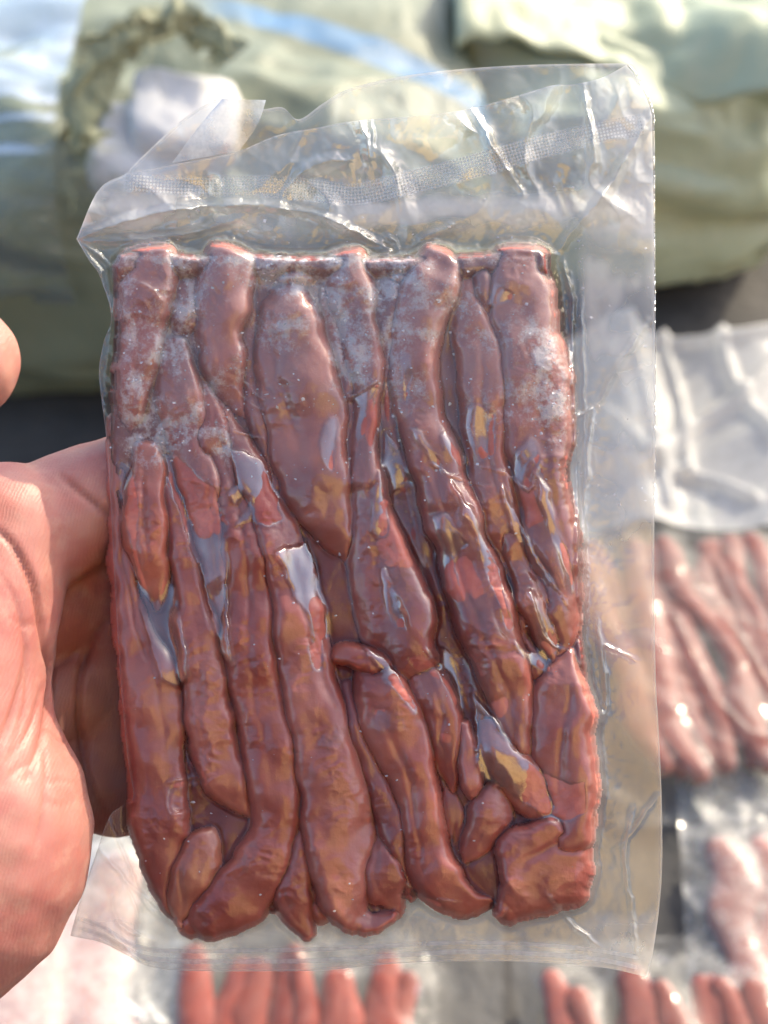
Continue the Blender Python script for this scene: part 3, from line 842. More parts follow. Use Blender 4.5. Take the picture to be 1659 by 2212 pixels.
band('embossed_seal', [(262, 392), (330, 398), (420, 402), (520, 402), (620, 405), (700, 414), (770, 420), (860, 400), (1000, 365), (1150, 322), (1290, 288), (1396, 268)], [22, 24, 26, 26, 28, 30, 26, 24], SEALMAT, strength=[0.7, 0.9, 0.8, 0.8, 0.9, 1.3, 1.3, 1.2, 1.2, 1.2, 1.1])
kp = NT('pressed_seal')
dfm = kp.n('BsdfDiffuse'); dfm.inputs[0].default_value = (0.85, 0.85, 0.85, 1)
tlm = kp.n('BsdfTranslucent'); tlm.inputs[0].default_value = (0.85, 0.85, 0.85, 1)
m1 = kp.n('MixShader'); m1.inputs[0].default_value = 0.5; kp.l(dfm.outputs[0], m1.inputs[1]); kp.l(tlm.outputs[0], m1.inputs[2])
trm = kp.n('BsdfTransparent'); m2 = kp.n('MixShader')
nb = kp.noise(300, 3, 0.6, kp.coord())
kp.l(kp.math('MULTIPLY', kp.attr('alpha'), kp.ramp(nb.outputs[0], 0.3, 0.7, 0.28, 0.55)), m2.inputs[0])
kp.l(trm.outputs[0], m2.inputs[1]); kp.l(m1.outputs[0], m2.inputs[2]); kp.l(m2.outputs[0], kp.out.inputs[0])
PRESS = kp.m
band('bottom_seal', [(162, 1982), (215, 2000), (262, 2028), (300, 2046), (370, 2054), (520, 2054), (700, 2050), (860, 2042), (1000, 2036), (1150, 2040), (1280, 2052), (1398, 2072)], 6, PRESS, edge_fade=0.4)
band('bottom_seal', [(157, 2004), (212, 2018), (262, 2044), (310, 2068), (380, 2076), (540, 2077), (700, 2074), (860, 2064), (1000, 2056), (1150, 2060), (1290, 2072), (1394, 2094)], 7, PRESS, edge_fade=0.4)

# --- loose folded flap at the top left of the bag
fu, fv = np.meshgrid(np.linspace(0, 1, 60), np.linspace(0, 1, 40))
A0, B0, A1, B1 = np.array([372, 352]), np.array([516, 326]), np.array([480, 214]), np.array([574, 216])
XX = (A0[0] * (1 - fu) + B0[0] * fu) * (1 - fv) + (A1[0] * (1 - fu) + B1[0] * fu) * fv
YY = (A0[1] * (1 - fu) + B0[1] * fu) * (1 - fv) + (A1[1] * (1 - fu) + B1[1] * fu) * fv
XX = XX + 14 * np.sin(fv * 3.1) * (fu - 0.3)
ZZ = SEAM + 14 + 46 * np.sin(fu * 1.9 + fv * 0.8) * (0.35 + 0.65 * fv) - 10 * fv
FLAP = film_material('folded_film', base=0.06, gain=1.6, rough=0.09, milk=0.36)
mesh_obj('folded_flap', to_local(XX, YY, ZZ).reshape(-1, 3), grid_faces(40, 60), FLAP, pack)

# ------------------------------------------------------------------ ground and the building added unseen behind the photographer for gold reflections
gm = simple_mat('dusty_asphalt', (0.075, 0.07, 0.065), 0.9, (0.045, 0.043, 0.042), 14, 0.6, 0.004)
g = mesh_obj('ground', [(-150, -150, 0), (150, -150, 0), (150, 150, 0), (-150, 150, 0)], [(0, 1, 2, 3)], gm)
g['kind'] = 'structure'


def box_mesh(x0, x1, y0, y1, z0, z1):
    v = [(x0, y0, z0), (x1, y0, z0), (x1, y1, z0), (x0, y1, z0), (x0, y0, z1), (x1, y0, z1), (x1, y1, z1), (x0, y1, z1)]
    f = [(0, 3, 2, 1), (4, 5, 6, 7), (0, 1, 5, 4), (1, 2, 6, 5), (2, 3, 7, 6), (3, 0, 4, 7)]
    return v, f


wallm = simple_mat('ochre_plaster', (0.80, 0.54, 0.23), 0.9, (0.74, 0.49, 0.21), 3, 0.3, 0.003)
glassm = simple_mat('window_glass', (0.03, 0.04, 0.05), 0.08, spec=0.6)
roofm = simple_mat('roof_tiles', (0.30, 0.12, 0.08), 0.8, scale=20)
reflected_house = empty('reflected_house', Matrix.Translation((0, -8, 0)))  # unseen, added for gold reflections and warm bounce light
tag(reflected_house, 'three storey ochre plastered building unseen behind the photographer, added for its gold reflections', 'reflected_house')
v, f = box_mesh(0.5, 9.4, -6, 0, 0, 8.6)
mesh_obj('wall', v, f, wallm, reflected_house, smooth=False)
mesh_obj('roof', [(0.1, 0.4, 8.602), (9.8, 0.4, 8.602), (9.8, -6.4, 8.602), (0.1, -6.4, 8.602), (0.1, -3, 10.4), (9.8, -3, 10.4)], [(0, 1, 5, 4), (2, 3, 4, 5), (1, 2, 5), (3, 0, 4), (3, 2, 1, 0)], roofm, reflected_house, smooth=False)
for xw in (5.6, 8.6):
    for zw in (1.0, 3.8, 6.6):
        v, f = box_mesh(xw - 0.4, xw + 0.4, 0.0, 0.03, zw, zw + 1.2)
        mesh_obj('window', v, f, glassm, reflected_house, smooth=False)

# ------------------------------------------------------------------ the hand
ICO = None


def tube_parts(chain, nring=20, nseg=8):
    """closed lofted capsule through (x, y, z, r) points"""
    P = np.array(chain, float)
    C_ = []
    Q = catmull(P, 0.004)
    t = np.gradient(Q[:, :3], axis=0); t /= np.linalg.norm(t, axis=1, keepdims=True) + 1e-9
    up = np.array([0.03, 0.11, 1.0]); rings = []
    a = np.linspace(0, 2 * math.pi, nring, endpoint=False)

    def ring(c, tt, r):
        n1 = np.cross(tt, up); n1 /= np.linalg.norm(n1); n2 = np.cross(n1, tt)
        return c + r * (np.cos(a)[:, None] * n1 + np.sin(a)[:, None] * n2)
    for k in (0.15, 0.5, 0.8, 0.95):
        rings.append(ring(Q[0, :3] - t[0] * Q[0, 3] * math.sqrt(1 - k * k), t[0], Q[0, 3] * k))
    for q, tt in zip(Q, t): rings.append(ring(q[:3], tt, q[3]))
    for k in (0.95, 0.8, 0.5, 0.15):
        rings.append(ring(Q[-1, :3] + t[-1] * Q[-1, 3] * math.sqrt(1 - k * k), t[-1], Q[-1, 3] * k))
    V = np.concatenate(rings); n = len(rings)
    F = [tuple(x) for x in grid_faces(n, nring, True)]
    F.append(tuple(range(nring))); F.append(tuple(range((n - 1) * nring, n * nring))[::-1])
    return V, F


BONES = [
    [(-0.30, -0.165, -0.030, 0.036), (-0.23, -0.115, -0.016, 0.031), (-0.175, -0.072, -0.008, 0.027), (-0.14, -0.055, -0.006, 0.026)],
    [(-0.15, -0.055, -0.006, 0.022), (-0.115, -0.025, -0.008, 0.018), (-0.085, -0.009, -0.012, 0.0150), (-0.056, 0.0050, -0.020, 0.0125), (-0.030, 0.012, -0.0275, 0.0100), (-0.008, 0.012, -0.0290, 0.0092), (0.012, 0.008, -0.0280, 0.0080)],
    [(-0.15, -0.060, -0.006, 0.020), (-0.115, -0.040, -0.010, 0.018), (-0.080, -0.022, -0.027, 0.0140), (-0.055, -0.018, -0.0350, 0.0115), (-0.012, -0.014, -0.0285, 0.0100), (0.010, -0.013, -0.0290, 0.0092), (0.026, -0.014, -0.0280, 0.0080)],
    [(-0.15, -0.065, -0.006, 0.020), (-0.110, -0.055, -0.008, 0.018), (-0.075, -0.042, -0.031, 0.0135), (-0.052, -0.041, -0.0360, 0.0112), (-0.015, -0.040, -0.0285, 0.0096), (0.006, -0.041, -0.0285, 0.0088), (0.020, -0.042, -0.0275, 0.0078)],
    [(-0.15, -0.072, -0.006, 0.020), (-0.110, -0.070, -0.006, 0.018), (-0.075, -0.061, -0.030, 0.0130), (-0.053, -0.064, -0.0345, 0.0100), (-0.028, -0.066, -0.0272, 0.0086), (-0.013, -0.066, -0.0272, 0.0078), (-0.002, -0.066, -0.0265, 0.0070)],
    [(-0.155, -0.050, 0.002, 0.022), (-0.140, -0.020, 0.010, 0.018), (-0.127, 0.004, 0.016, 0.0140), (-0.105, 0.0235, 0.0215, 0.0128), (-0.0905, 0.0282, 0.0222, 0.0125), (-0.0800, 0.0285, 0.0220, 0.0112)],
    [(-0.080, -0.004, -0.009, 0.0150), (-0.090, -0.034, -0.002, 0.0215), (-0.088, -0.050, 0.000, 0.0215), (-0.0830, -0.065, 0.000, 0.0235), (-0.091, -0.0780, 0.001, 0.0248), (-0.125, -0.088, 0.000, 0.028), (-0.150, -0.072, -0.002, 0.024)],
    [(-0.150, -0.050, 0.002, 0.023), (-0.122, -0.030, 0.006, 0.0235), (-0.104, -0.016, 0.004, 0.0200), (-0.094, -0.006, -0.001, 0.0160)],
    [(-0.064, 0.000, -0.026, 0.0115), (-0.062, -0.022, -0.0335, 0.0120), (-0.062, -0.045, -0.0360, 0.0120), (-0.062, -0.064, -0.0345, 0.0110)],
    [(-0.050, 0.004, -0.0275, 0.0105), (-0.048, -0.020, -0.0350, 0.0108), (-0.048, -0.043, -0.0360, 0.0106), (-0.050, -0.062, -0.0345, 0.0095)],
]
VV, FF, off = [], [], 0
for ch in BONES:
    v, f = tube_parts(ch)
    VV.append(v); FF += [tuple(i + off for i in q) for q in f]; off += len(v)
kh = NT('skin')
co = kh.coord()
n1 = kh.noise(55, 4, 0.6, co); n2 = kh.noise(260, 4, 0.6, co); n3 = kh.noise(1800, 2, 0.5, co)
mp = kh.n('Mapping'); mp.inputs['Rotation'].default_value = (0, 0, 0.25); kh.l(co, mp.inputs[0])
wv_ = kh.n('TexWave'); wv_.inputs['Scale'].default_value = 480; wv_.inputs['Distortion'].default_value = 6; wv_.inputs['Detail'].default_value = 2; wv_.inputs['Detail Scale'].default_value = 0.6
kh.l(mp.outputs[0], wv_.inputs[0])
c = kh.mixc(kh.ramp(n1.outputs[0], 0.35, 0.68), (0.40, 0.185, 0.148), (0.38, 0.130, 0.110))
c = kh.mixc(kh.ramp(n2.outputs[0], 0.48, 0.72, 0, 0.55), c, (0.45, 0.24, 0.185))
n4 = kh.noise(120, 5, 0.7, co)
c = kh.mixc(kh.ramp(n4.outputs[0], 0.52, 0.72, 0, 0.4), c, (0.50, 0.165, 0.13))
c = kh.mixc(kh.math('MULTIPLY', kh.ramp(wv_.outputs['Fac'], 0.3, 0.9), 0.18), c, (0.42, 0.16, 0.12))
c = kh.mixc(kh.math('MULTIPLY', kh.attr('crease'), 0.7), c, (0.24, 0.07, 0.05))
p = kh.n('BsdfPrincipled'); kh.l(c, p.inputs['Base Color']); p.inputs['Roughness'].default_value = 0.5
p.inputs['Subsurface Weight'].default_value = 0.35; p.inputs['Subsurface Radius'].default_value = (1, 0.35, 0.2); p.inputs['Subsurface Scale'].default_value = 0.003
h = kh.math('ADD', kh.math('MULTIPLY', wv_.outputs['Fac'], 0.32), kh.math('MULTIPLY', n2.outputs[0], 1.4))
kh.l(kh.bump(kh.math('ADD', h, kh.math('MULTIPLY', n3.outputs[0], 0.6)), 0.20, 0.0004), p.inputs['Normal'])
kh.l(p.outputs[0], kh.out.inputs[0])
SKIN = kh.m
tmp = mesh_obj('tmp_hand', np.concatenate(VV), FF, SKIN)
md = tmp.modifiers.new('r', 'REMESH'); md.mode = 'VOXEL'; md.voxel_size = 0.00085
md = tmp.modifiers.new('s', 'SMOOTH'); md.factor = 0.6; md.iterations = 16
dg = bpy.context.evaluated_depsgraph_get()
me = bpy.data.meshes.new_from_object(tmp.evaluated_get(dg))
bpy.data.objects.remove(tmp)
nv = len(me.vertices)
co_ = np.empty(nv * 3); me.vertices.foreach_get('co', co_); co_ = co_.reshape(-1, 3)
no_ = np.empty(nv * 3, np.float32); me.vertices.foreach_get('normal', no_); no_ = no_.reshape(-1, 3).astype(float)
s_ = DIST / (DIST - co_[:, 2])
hx, hy = co_[:, 0] * s_ / K + CX, CY - co_[:, 1] * s_ / K
HC = [  # creases of the palm: points, width, depth (mm)
    ([(-60, 1120), (0, 1151), (40, 1196), (70, 1261), (87, 1331), (100, 1401), (110, 1441), (107, 1501), (95, 1576), (60, 1680)], 7, 1.5),
    ([(0, 1240), (30, 1290), (50, 1360), (60, 1450), (50, 1540), (20, 1640)], 5, 0.5), ([(60, 1400), (40, 1500), (10, 1580), (-20, 1640)], 6, 0.8), ([(92, 1480), (60, 1580), (20, 1640)], 5, 0.7),
    ([(96, 1600), (98, 1690), (90, 1760), (70, 1840)], 4, 0.5), ([(98, 1690), (130, 1685), (160, 1690)], 4, 0.4), ([(95, 1730), (130, 1740), (165, 1725)], 4, 0.4), ([(20, 1330), (50, 1350), (84, 1345)], 4, 0.4),
    ([(135, 1030), (170, 1060), (215, 1095), (250, 1120)], 7, 1.1), ([(105, 1450), (140, 1430), (170, 1400)], 5, 0.6), ([(96, 1560), (130, 1600), (160, 1600)], 4, 0.4), ([(0, 1700), (40, 1660), (95, 1640)], 4, 0.4),
    ([(250, 1322), (205, 1368), (178, 1436), (170, 1501), (176, 1601), (192, 1680), (225, 1762)], 7, 1.6),
]
crs = np.zeros(nv)
front = no_[:, 2] > -0.1
for pts, w, dep in HC:
    d, t = seg_dist(hx, hy, catmull(pts, 14))
    fade = np.sin(np.clip(t, 0.04, 0.96) * math.pi) ** 0.5
    gs = np.exp(-(d / w) ** 2) * fade * front
    co_ -= no_ * (gs * dep * 0.0009)[:, None]
    crs = np.maximum(crs, gs * min(1, dep))
co_ += no_ * (0.00035 * perlin(co_[:, 0] * 160, co_[:, 1] * 160, co_[:, 2] * 160))[:, None]
me.vertices.foreach_set('co', co_.ravel())
a = me.attributes.new('crease', 'FLOAT', 'POINT'); a.data.foreach_set('value', crs.astype(np.float32))
me.polygons.foreach_set('use_smooth', [True] * len(me.polygons))
me.materials.clear(); me.materials.append(SKIN); me.update()
hand = bpy.data.objects.new('person', me); COL.objects.link(hand); hand.matrix_world = M_PACK
tag(hand, 'person in a dark jacket whose bare left hand grips the frozen pack from behind', 'person')
IM = np.array(M_PACK.inverted())


def body_part(name, chains, mat, voxel):
    VV, FF, off = [], [], 0
    for ch in chains:
        v, f = tube_parts(ch)
        VV.append(v); FF += [tuple(i + off for i in q) for q in f]; off += len(v)
    V = np.concatenate(VV)
    V = V @ IM[:3, :3].T + IM[:3, 3]
    t_ = mesh_obj('tmp', V, FF, mat)
    m_ = t_.modifiers.new('r', 'REMESH'); m_.mode = 'VOXEL'; m_.voxel_size = voxel
    m_ = t_.modifiers.new('s', 'SMOOTH'); m_.factor = 0.6; m_.iterations = 8
    me_ = bpy.data.meshes.new_from_object(t_.evaluated_get(bpy.context.evaluated_depsgraph_get()))
    bpy.data.objects.remove(t_)
    me_.polygons.foreach_set('use_smooth', [True] * len(me_.polygons))
    me_.materials.clear(); me_.materials.append(mat)
    ob = bpy.data.objects.new(name, me_); COL.objects.link(ob); ob.parent = hand
    return ob


JACK = simple_mat('dark_jacket', (0.030, 0.030, 0.036), 0.8, (0.022, 0.022, 0.028), 30, 0.4, 0.002)
HAIR = simple_mat('dark_hair', (0.03, 0.022, 0.018), 0.6, scale=200)
WR = np.array(M_PACK)
cuff = (WR[:3, :3] @ np.array([-0.262, -0.140, -0.022]) + WR[:3, 3])
PXB = -0.17
body_part('jacket', [
    [(PXB, -0.48, 0.10, 0.17), (PXB, -0.45, 0.30, 0.155), (PXB, -0.40, 0.48, 0.15), (PXB, -0.37, 0.60, 0.11), (PXB, -0.35, 0.68, 0.065)],
    [(PXB - 0.10, -0.42, 0.35, 0.12), (PXB - 0.12, -0.38, 0.52, 0.10)], [(PXB + 0.10, -0.42, 0.35, 0.12), (PXB + 0.12, -0.38, 0.52, 0.10)],
    [(PXB - 0.12, -0.37, 0.585, 0.075), (PXB - 0.20, -0.33, 0.52, 0.066), (-0.42, -0.10, 0.24, 0.055), (*cuff, 0.043)],
    [(PXB + 0.12, -0.37, 0.585, 0.075), (PXB + 0.19, -0.37, 0.46, 0.062), (PXB + 0.21, -0.34, 0.30, 0.052), (PXB + 0.19, -0.24, 0.21, 0.042)],
    [(PXB - 0.09, -0.45, 0.10, 0.10), (PXB - 0.14, -0.15, 0.12, 0.085), (PXB - 0.15, -0.20, 0.06, 0.06)], [(PXB + 0.09, -0.45, 0.10, 0.10), (PXB + 0.12, -0.18, 0.12, 0.085), (PXB + 0.13, -0.22, 0.06, 0.06)],
], JACK, 0.006)
body_part('head', [[(PXB * 0.8, -0.345, 0.70, 0.055), (PXB * 0.7, -0.325, 0.76, 0.060), (PXB * 0.65, -0.31, 0.83, 0.078), (PXB * 0.65, -0.325, 0.89, 0.076)], [(PXB * 0.65, -0.235, 0.80, 0.010), (PXB * 0.65, -0.226, 0.785, 0.012)]], SKIN, 0.004)
body_part('hair', [[(PXB * 0.65, -0.37, 0.80, 0.055), (PXB * 0.65, -0.352, 0.87, 0.075), (PXB * 0.65, -0.325, 0.912, 0.070)]], HAIR, 0.004)
hx_ = PXB + 0.185
body_part('right_hand', [[(hx_, -0.235, 0.205, 0.026), (hx_ - 0.004, -0.185, 0.190, 0.030), (hx_ - 0.006, -0.165, 0.186, 0.024)]] +
          [[(hx_ - 0.03 + 0.018 * i_, -0.165, 0.188, 0.0098), (hx_ - 0.034 + 0.019 * i_, -0.128 - 0.004 * abs(i_ - 1.5), 0.190, 0.009), (hx_ - 0.036 + 0.0195 * i_, -0.100 - 0.006 * abs(i_ - 1.5), 0.178, 0.008)] for i_ in range(4)] +
          [[(hx_ - 0.026, -0.205, 0.195, 0.014), (hx_ - 0.052, -0.178, 0.192, 0.0115), (hx_ - 0.064, -0.150, 0.186, 0.0095)]], SKIN, 0.0025)

# ------------------------------------------------------------------ woven sacks behind


def se_(v, e): return np.sign(v) * np.abs(v) ** e


def sack_material(name, stripe=None, mul=1.0):
    k = NT(name)
    co = k.coord()
    n = k.noise(9, 4, 0.6, co); n2 = k.noise(60, 3, 0.6, co)
    c = k.mixc(k.ramp(n.outputs[0], 0.3, 0.7), tuple(mul * v for v in (0.37, 0.41, 0.275)), tuple(mul * v for v in (0.30, 0.345, 0.235)))
    c = k.mixc(k.ramp(n2.outputs[0], 0.5, 0.8, 0, 0.4), c, tuple(mul * v for v in (0.48, 0.48, 0.34)))
    if stripe:
        sp = k.n('SeparateXYZ'); k.l(co, sp.inputs[0])
        (x0, y0), (x1, y1), half = stripe
        L_ = math.hypot(x1 - x0, y1 - y0); nx, ny = -(y1 - y0) / L_, (x1 - x0) / L_
        d = k.math('ADD', k.math('MULTIPLY', sp.outputs[0], nx), k.math('MULTIPLY', sp.outputs[1], ny))
        d = k.math('ABSOLUTE', k.math('SUBTRACT', d, nx * x0 + ny * y0))
        up = k.ramp(sp.outputs[2], 0.02, 0.05)
        al = k.math('MULTIPLY', k.ramp(sp.outputs[0], x0 - 0.01, x0 + 0.05), k.ramp(k.noise(14, 3, 0.6, co).outputs[0], 0.3, 0.55, 0.65, 1.0))
        c = k.mixc(k.math('MULTIPLY', k.math('MULTIPLY', k.ramp(d, half, half * 0.6), up), al), c, (0.10, 0.20, 0.32))
    wx = k.n('TexWave'); wx.bands_direction = 'X'; wx.inputs['Scale'].default_value = 160
    wz = k.n('TexWave'); wz.bands_direction = 'DIAGONAL'; wz.inputs['Scale'].default_value = 160
    k.l(co, wx.inputs[0]); k.l(co, wz.inputs[0])
    p = k.n('BsdfPrincipled'); k.l(c, p.inputs['Base Color']); p.inputs['Roughness'].default_value = 0.42
    k.l(k.bump(k.math('ADD', wx.outputs['Fac'], wz.outputs['Fac']), 0.25, 0.001), p.inputs['Normal'])
    k.l(p.outputs[0], k.out.inputs[0])
    return k.m


def sack_shape(a, b, c, seed, nu=260, nv=220, amp=1.0, off=0.0, grooves=(), under=0.0, ex=0.55):
    ph = np.linspace(-math.pi / 2, math.pi / 2, nv)[:, None]
    th_ = np.linspace(0, 2 * math.pi, nu, endpoint=False)[None]
    X = a * se_(np.sin(ph), ex) + 0 * th_
    Y = b * se_(np.cos(ph), 0.30) * se_(np.cos(th_), 0.50)
    Z = c * se_(np.cos(ph), 0.30) * se_(np.sin(th_), 0.50)
    nx_, ny_, nz_ = X / a ** 2, Y / b ** 2, Z / c ** 2
    l_ = np.sqrt(nx_ ** 2 + ny_ ** 2 + nz_ ** 2) + 1e-9
    big = 0.014 * fbm(X / 0.26 + seed, Y / 0.17, Z / 0.13, 2)
    fold = 0.013 * (ridged(X / 0.34 + seed, Y / 0.12 + 0.3 * X / 0.3, Z / 0.085 + 0.25 * X / 0.1, 3, 0.42) - 0.6)
    small = 0.0035 * (ridged(X / 0.05 + seed, Y / 0.06, Z / 0.04, 2) - 0.6)
    d = amp * (big + fold + small) + off
    for (x0, z0), (x1, z1), w, dep in grooves:
        dd, t = seg_dist(X, Z, [(x0, z0), ((x0 + x1) / 2, (z0 + z1) / 2 - 0.006), (x1, z1)])
        side = (Z - (z0 + (z1 - z0) * (X - x0) / (x1 - x0 + 1e-9)))
        d = d - dep * np.exp(-(dd / w) ** 2) * (Y < 0) + dep * 0.8 * np.exp(-((side - 1.6 * w) / (1.5 * w)) ** 2) * (dd < 4 * w) * (Y < 0)
    X = X + d * nx_ / l_; Y = Y + d * ny_ / l_; Z = Z + d * nz_ / l_
    Z = np.maximum(Z, -c + 0.002)
    Y = Y + under * np.clip(0.6 * c - Z, 0, None) * smooth01(-Y / b * 2)
    return np.stack([X, Y, Z], -1).reshape(-1, 3), grid_faces(nv, nu, True)


LS = (-0.31, 0.858, 0.094)
left_sack = empty('woven_sack', Matrix.Translation(LS))
tag(left_sack, 'torn green woven sack with a blue printed stripe and a ripped corner', 'sack', 'green woven sacks behind the pack')
v, f = sack_shape(0.375, 0.20, 0.124, 3.0, under=0.16)
mesh_obj('sack_cloth', v, f, sack_material('green_woven_plastic', ((-0.125 + 0.31, 0.835 - 0.855), (0.085 + 0.31, 0.752 - 0.855), 0.014), 0.46), left_sack)
RS = (0.075, 1.005, 0.097)
right_sack = empty('woven_sack', Matrix.Translation(RS))
tag(right_sack, 'green woven sack with a frayed sunlit mouth folded over its top', 'sack', 'green woven sacks behind the pack')
v, f = sack_shape(0.225, 0.225, 0.098, 9.0, ex=0.8, grooves=[((0.02, 0.03), (0.24, -0.035), 0.008, 0.016)])
RSM = sack_material('pale_green_woven_plastic', None, 0.95)
mesh_obj('sack_cloth', v, f, RSM, right_sack)

# folded mouth of the right sack, lying over its front edge
nu, nv2 = 90, 40
uu, ww = np.meshgrid(np.linspace(0, 1, nu), np.linspace(0, 1, nv2))
fxm = -0.03 + 0.27 * uu
fr_y = -0.205 + 0.02 * np.sin(uu * 5) - 0.012 * uu
ym = fr_y + ww * 0.2
zm = 0.103 + 0.016 * np.sin(uu * 7 + 1.0) * (1 - ww) + 0.012 * fbm(fxm / 0.06, ym / 0.06, 2.0, 3) + 0.010 - 0.05 * np.clip(0.18 - ww, 0, 1) * 2.2
top_ = np.stack([fxm, ym, zm], -1).reshape(-1, 3)
o = mesh_obj('folded_mouth', top_, grid_faces(nv2, nu), RSM, right_sack)
sm = o.modifiers.new('thick', 'SOLIDIFY'); sm.thickness = 0.003; sm.offset = -1


def fibres(name, parent, base_fn, n, length, rad, mat, seed):
    r = np.random.RandomState(seed); V = []; F = []; k = 0
    for i in range(n):
        b, d = base_fn(r)
        d = d / np.linalg.norm(d); L_ = length * r.uniform(0.4, 1.2)
        bend = r.normal(0, 0.35, 3); side = np.cross(d, r.normal(size=3)); side /= np.linalg.norm(side)
        for j in range(6):
            t = j / 5.0
            q = b + d * L_ * t + bend * L_ * t * t * 0.6
            w_ = rad * (1 - 0.6 * t)
            V += [q - side * w_, q + side * w_]
            if j: F.append((k + 2 * j - 2, k + 2 * j - 1, k + 2 * j + 1, k + 2 * j))
        k += 12
    o = mesh_obj(name, np.array(V), F, mat, parent)
    o['kind'] = 'stuff'
    return o


FIB = simple_mat('frayed_plastic', (0.27, 0.28, 0.17), 0.5, (0.19, 0.20, 0.12), 200)
fibres('frayed_edge', right_sack, lambda r: (np.array([0.225 + r.uniform(-0.012, 0.012), r.uniform(-0.18, 0.05), 0.105 + r.uniform(-0.01, 0.015)]), np.array([1, r.normal(0, 0.4), r.normal(0.3, 0.5)])), 160, 0.03, 0.0009, FIB, 1)

# torn corner of the left sack: ragged cloth rim, loose fibres, white boxes inside
rim_c = np.array([0.188, -0.163, 0.122])


def rim(t, r0):
    return np.stack([rim_c[0] + (0.046 + r0) * np.cos(t), rim_c[1] - 0.012 - 0.004 * np.cos(3 * t) + 0 * r0 + 0.055 * np.clip(np.sin(t), 0, 1), rim_c[2] + (0.036 + r0 * 0.8) * np.sin(t)], -1)


tt_, qq = np.meshgrid(np.linspace(0.7, 5.2, 120), np.linspace(0, 1, 14))
rr_ = (qq - 0.5) * 0.026 * (1 + 0.8 * fbm(tt_ * 4, qq * 2, 1.0, 3))
pr_ = rim(tt_, rr_)
pr_[..., 1] -= 0.005 * np.sin(qq * 3.14) + 0.006 * fbm(tt_ * 3, qq * 3, 4.0, 2)
o = mesh_obj('torn_rim', pr_.reshape(-1, 3), grid_faces(14, 120), FIB, left_sack)


def rim_base(r):
    t = r.uniform(0.7, 5.0)
    b = rim(np.array(t), np.array(r.uniform(-0.014, 0.018))) + r.normal(0, 0.004, 3) + np.array([0, -0.012, 0])
    return b, np.array([math.cos(t) * r.uniform(-1, 1), r.uniform(-1.2, -0.1), math.sin(t) * r.uniform(-1, 1)])


fibres('loose_fibres', left_sack, rim_base, 450, 0.016, 0.0003, FIB, 4)
WHITE = simple_mat('white_card', (0.52, 0.52, 0.51), 0.6, (0.44, 0.44, 0.44), 40)


for loc_, rot_, dims, lab in (((-0.114, 0.707, 0.205), (0.35, 0.15, 0.05), (0.030, 0.028, 0.020), 'larger crumpled white inner bag showing through the rip in the left sack'),
                              ((-0.140, 0.694, 0.190), (0.25, 0.30, -0.12), (0.026, 0.028, 0.018), 'smaller crumpled white inner bag below the larger one in the rip')):
    from mathutils import Euler
    v, f = sack_shape(1.0, 0.8, 0.66, 5.0 + dims[0] * 90, nu=90, nv=70, amp=0.0)
    v = v * (np.array(dims) / np.array([1.0, 0.8, 0.66]))
    rl = np.linalg.norm(v, axis=1, keepdims=True)
    v = v * (1 + 0.07 * (ridged(v[:, 0] / 0.05 + dims[0] * 50, v[:, 1] / 0.03, v[:, 2] / 0.022, 3) - 0.7)[:, None])
    o = mesh_obj('white_bag', v, f, WHITE, xform=Matrix.Translation(loc_) @ Euler(rot_).to_matrix().to_4x4())
    tag(o, lab, 'bag', 'white bags inside the torn sack')

# clear wrap round the left end of the left sack
v, f = sack_shape(0.378, 0.203, 0.127, 3.0, off=0.004, amp=1.0, under=0.16)
vx = v.reshape(220, 260, 3)
keepr = np.where(vx[:, :, 0].mean(1) < 0.13)[0]
vx = vx[keepr]
nrm = vx / np.array([0.378, 0.203, 0.127]) ** 2; nrm /= np.linalg.norm(nrm, axis=-1, keepdims=True)
vx = vx + nrm * (0.004 * ridged(vx[..., 0] / 0.10, vx[..., 1] / 0.03 + 0.3 * vx[..., 0] / 0.1, vx[..., 2] / 0.022, 3))[..., None]
keep_f = grid_faces(len(keepr), 260, True)
zc_ = vx.reshape(-1, 3)[keep_f].mean(1)
keep_f = keep_f[zc_[:, 2] > 0.035 + 0.012 * np.sin(zc_[:, 0] * 40)]
used = np.unique(keep_f); remap = np.zeros(vx.shape[0] * 260, int); remap[used] = np.arange(len(used))
WRAP = film_material('stretch_wrap', base=0.02, gain=0.6, rough=0.16, milk=0.14, milk_col=(0.50, 0.64, 0.62))
wrap = mesh_obj('stretch_wrap', vx.reshape(-1, 3)[used], remap[keep_f], WRAP, xform=Matrix.Translation(LS))
tag(wrap, 'wrinkled clear stretch wrap draped over the left sack', 'plastic wrap')

# ------------------------------------------------------------------ other packs lying on the ground
BGF = film_material('pack_film', base=0.0, fmax=0.10, gain=0.4, rough=0.30, milk=0.05, rough_var=True)
BGH = film_material('hazy_pack_film', base=0.0, fmax=0.06, gain=0.3, rough=0.30, milk=0.10, rough_var=True)
BGWW = film_material('frosted_pack_film', base=0.06, gain=0.5, rough=0.3, milk=0.3, rough_var=True)
BGW = film_material('cloudy_pack_film', base=0.01, fmax=0.15, gain=0.6, rough=0.30, milk=0.20, rough_var=True)


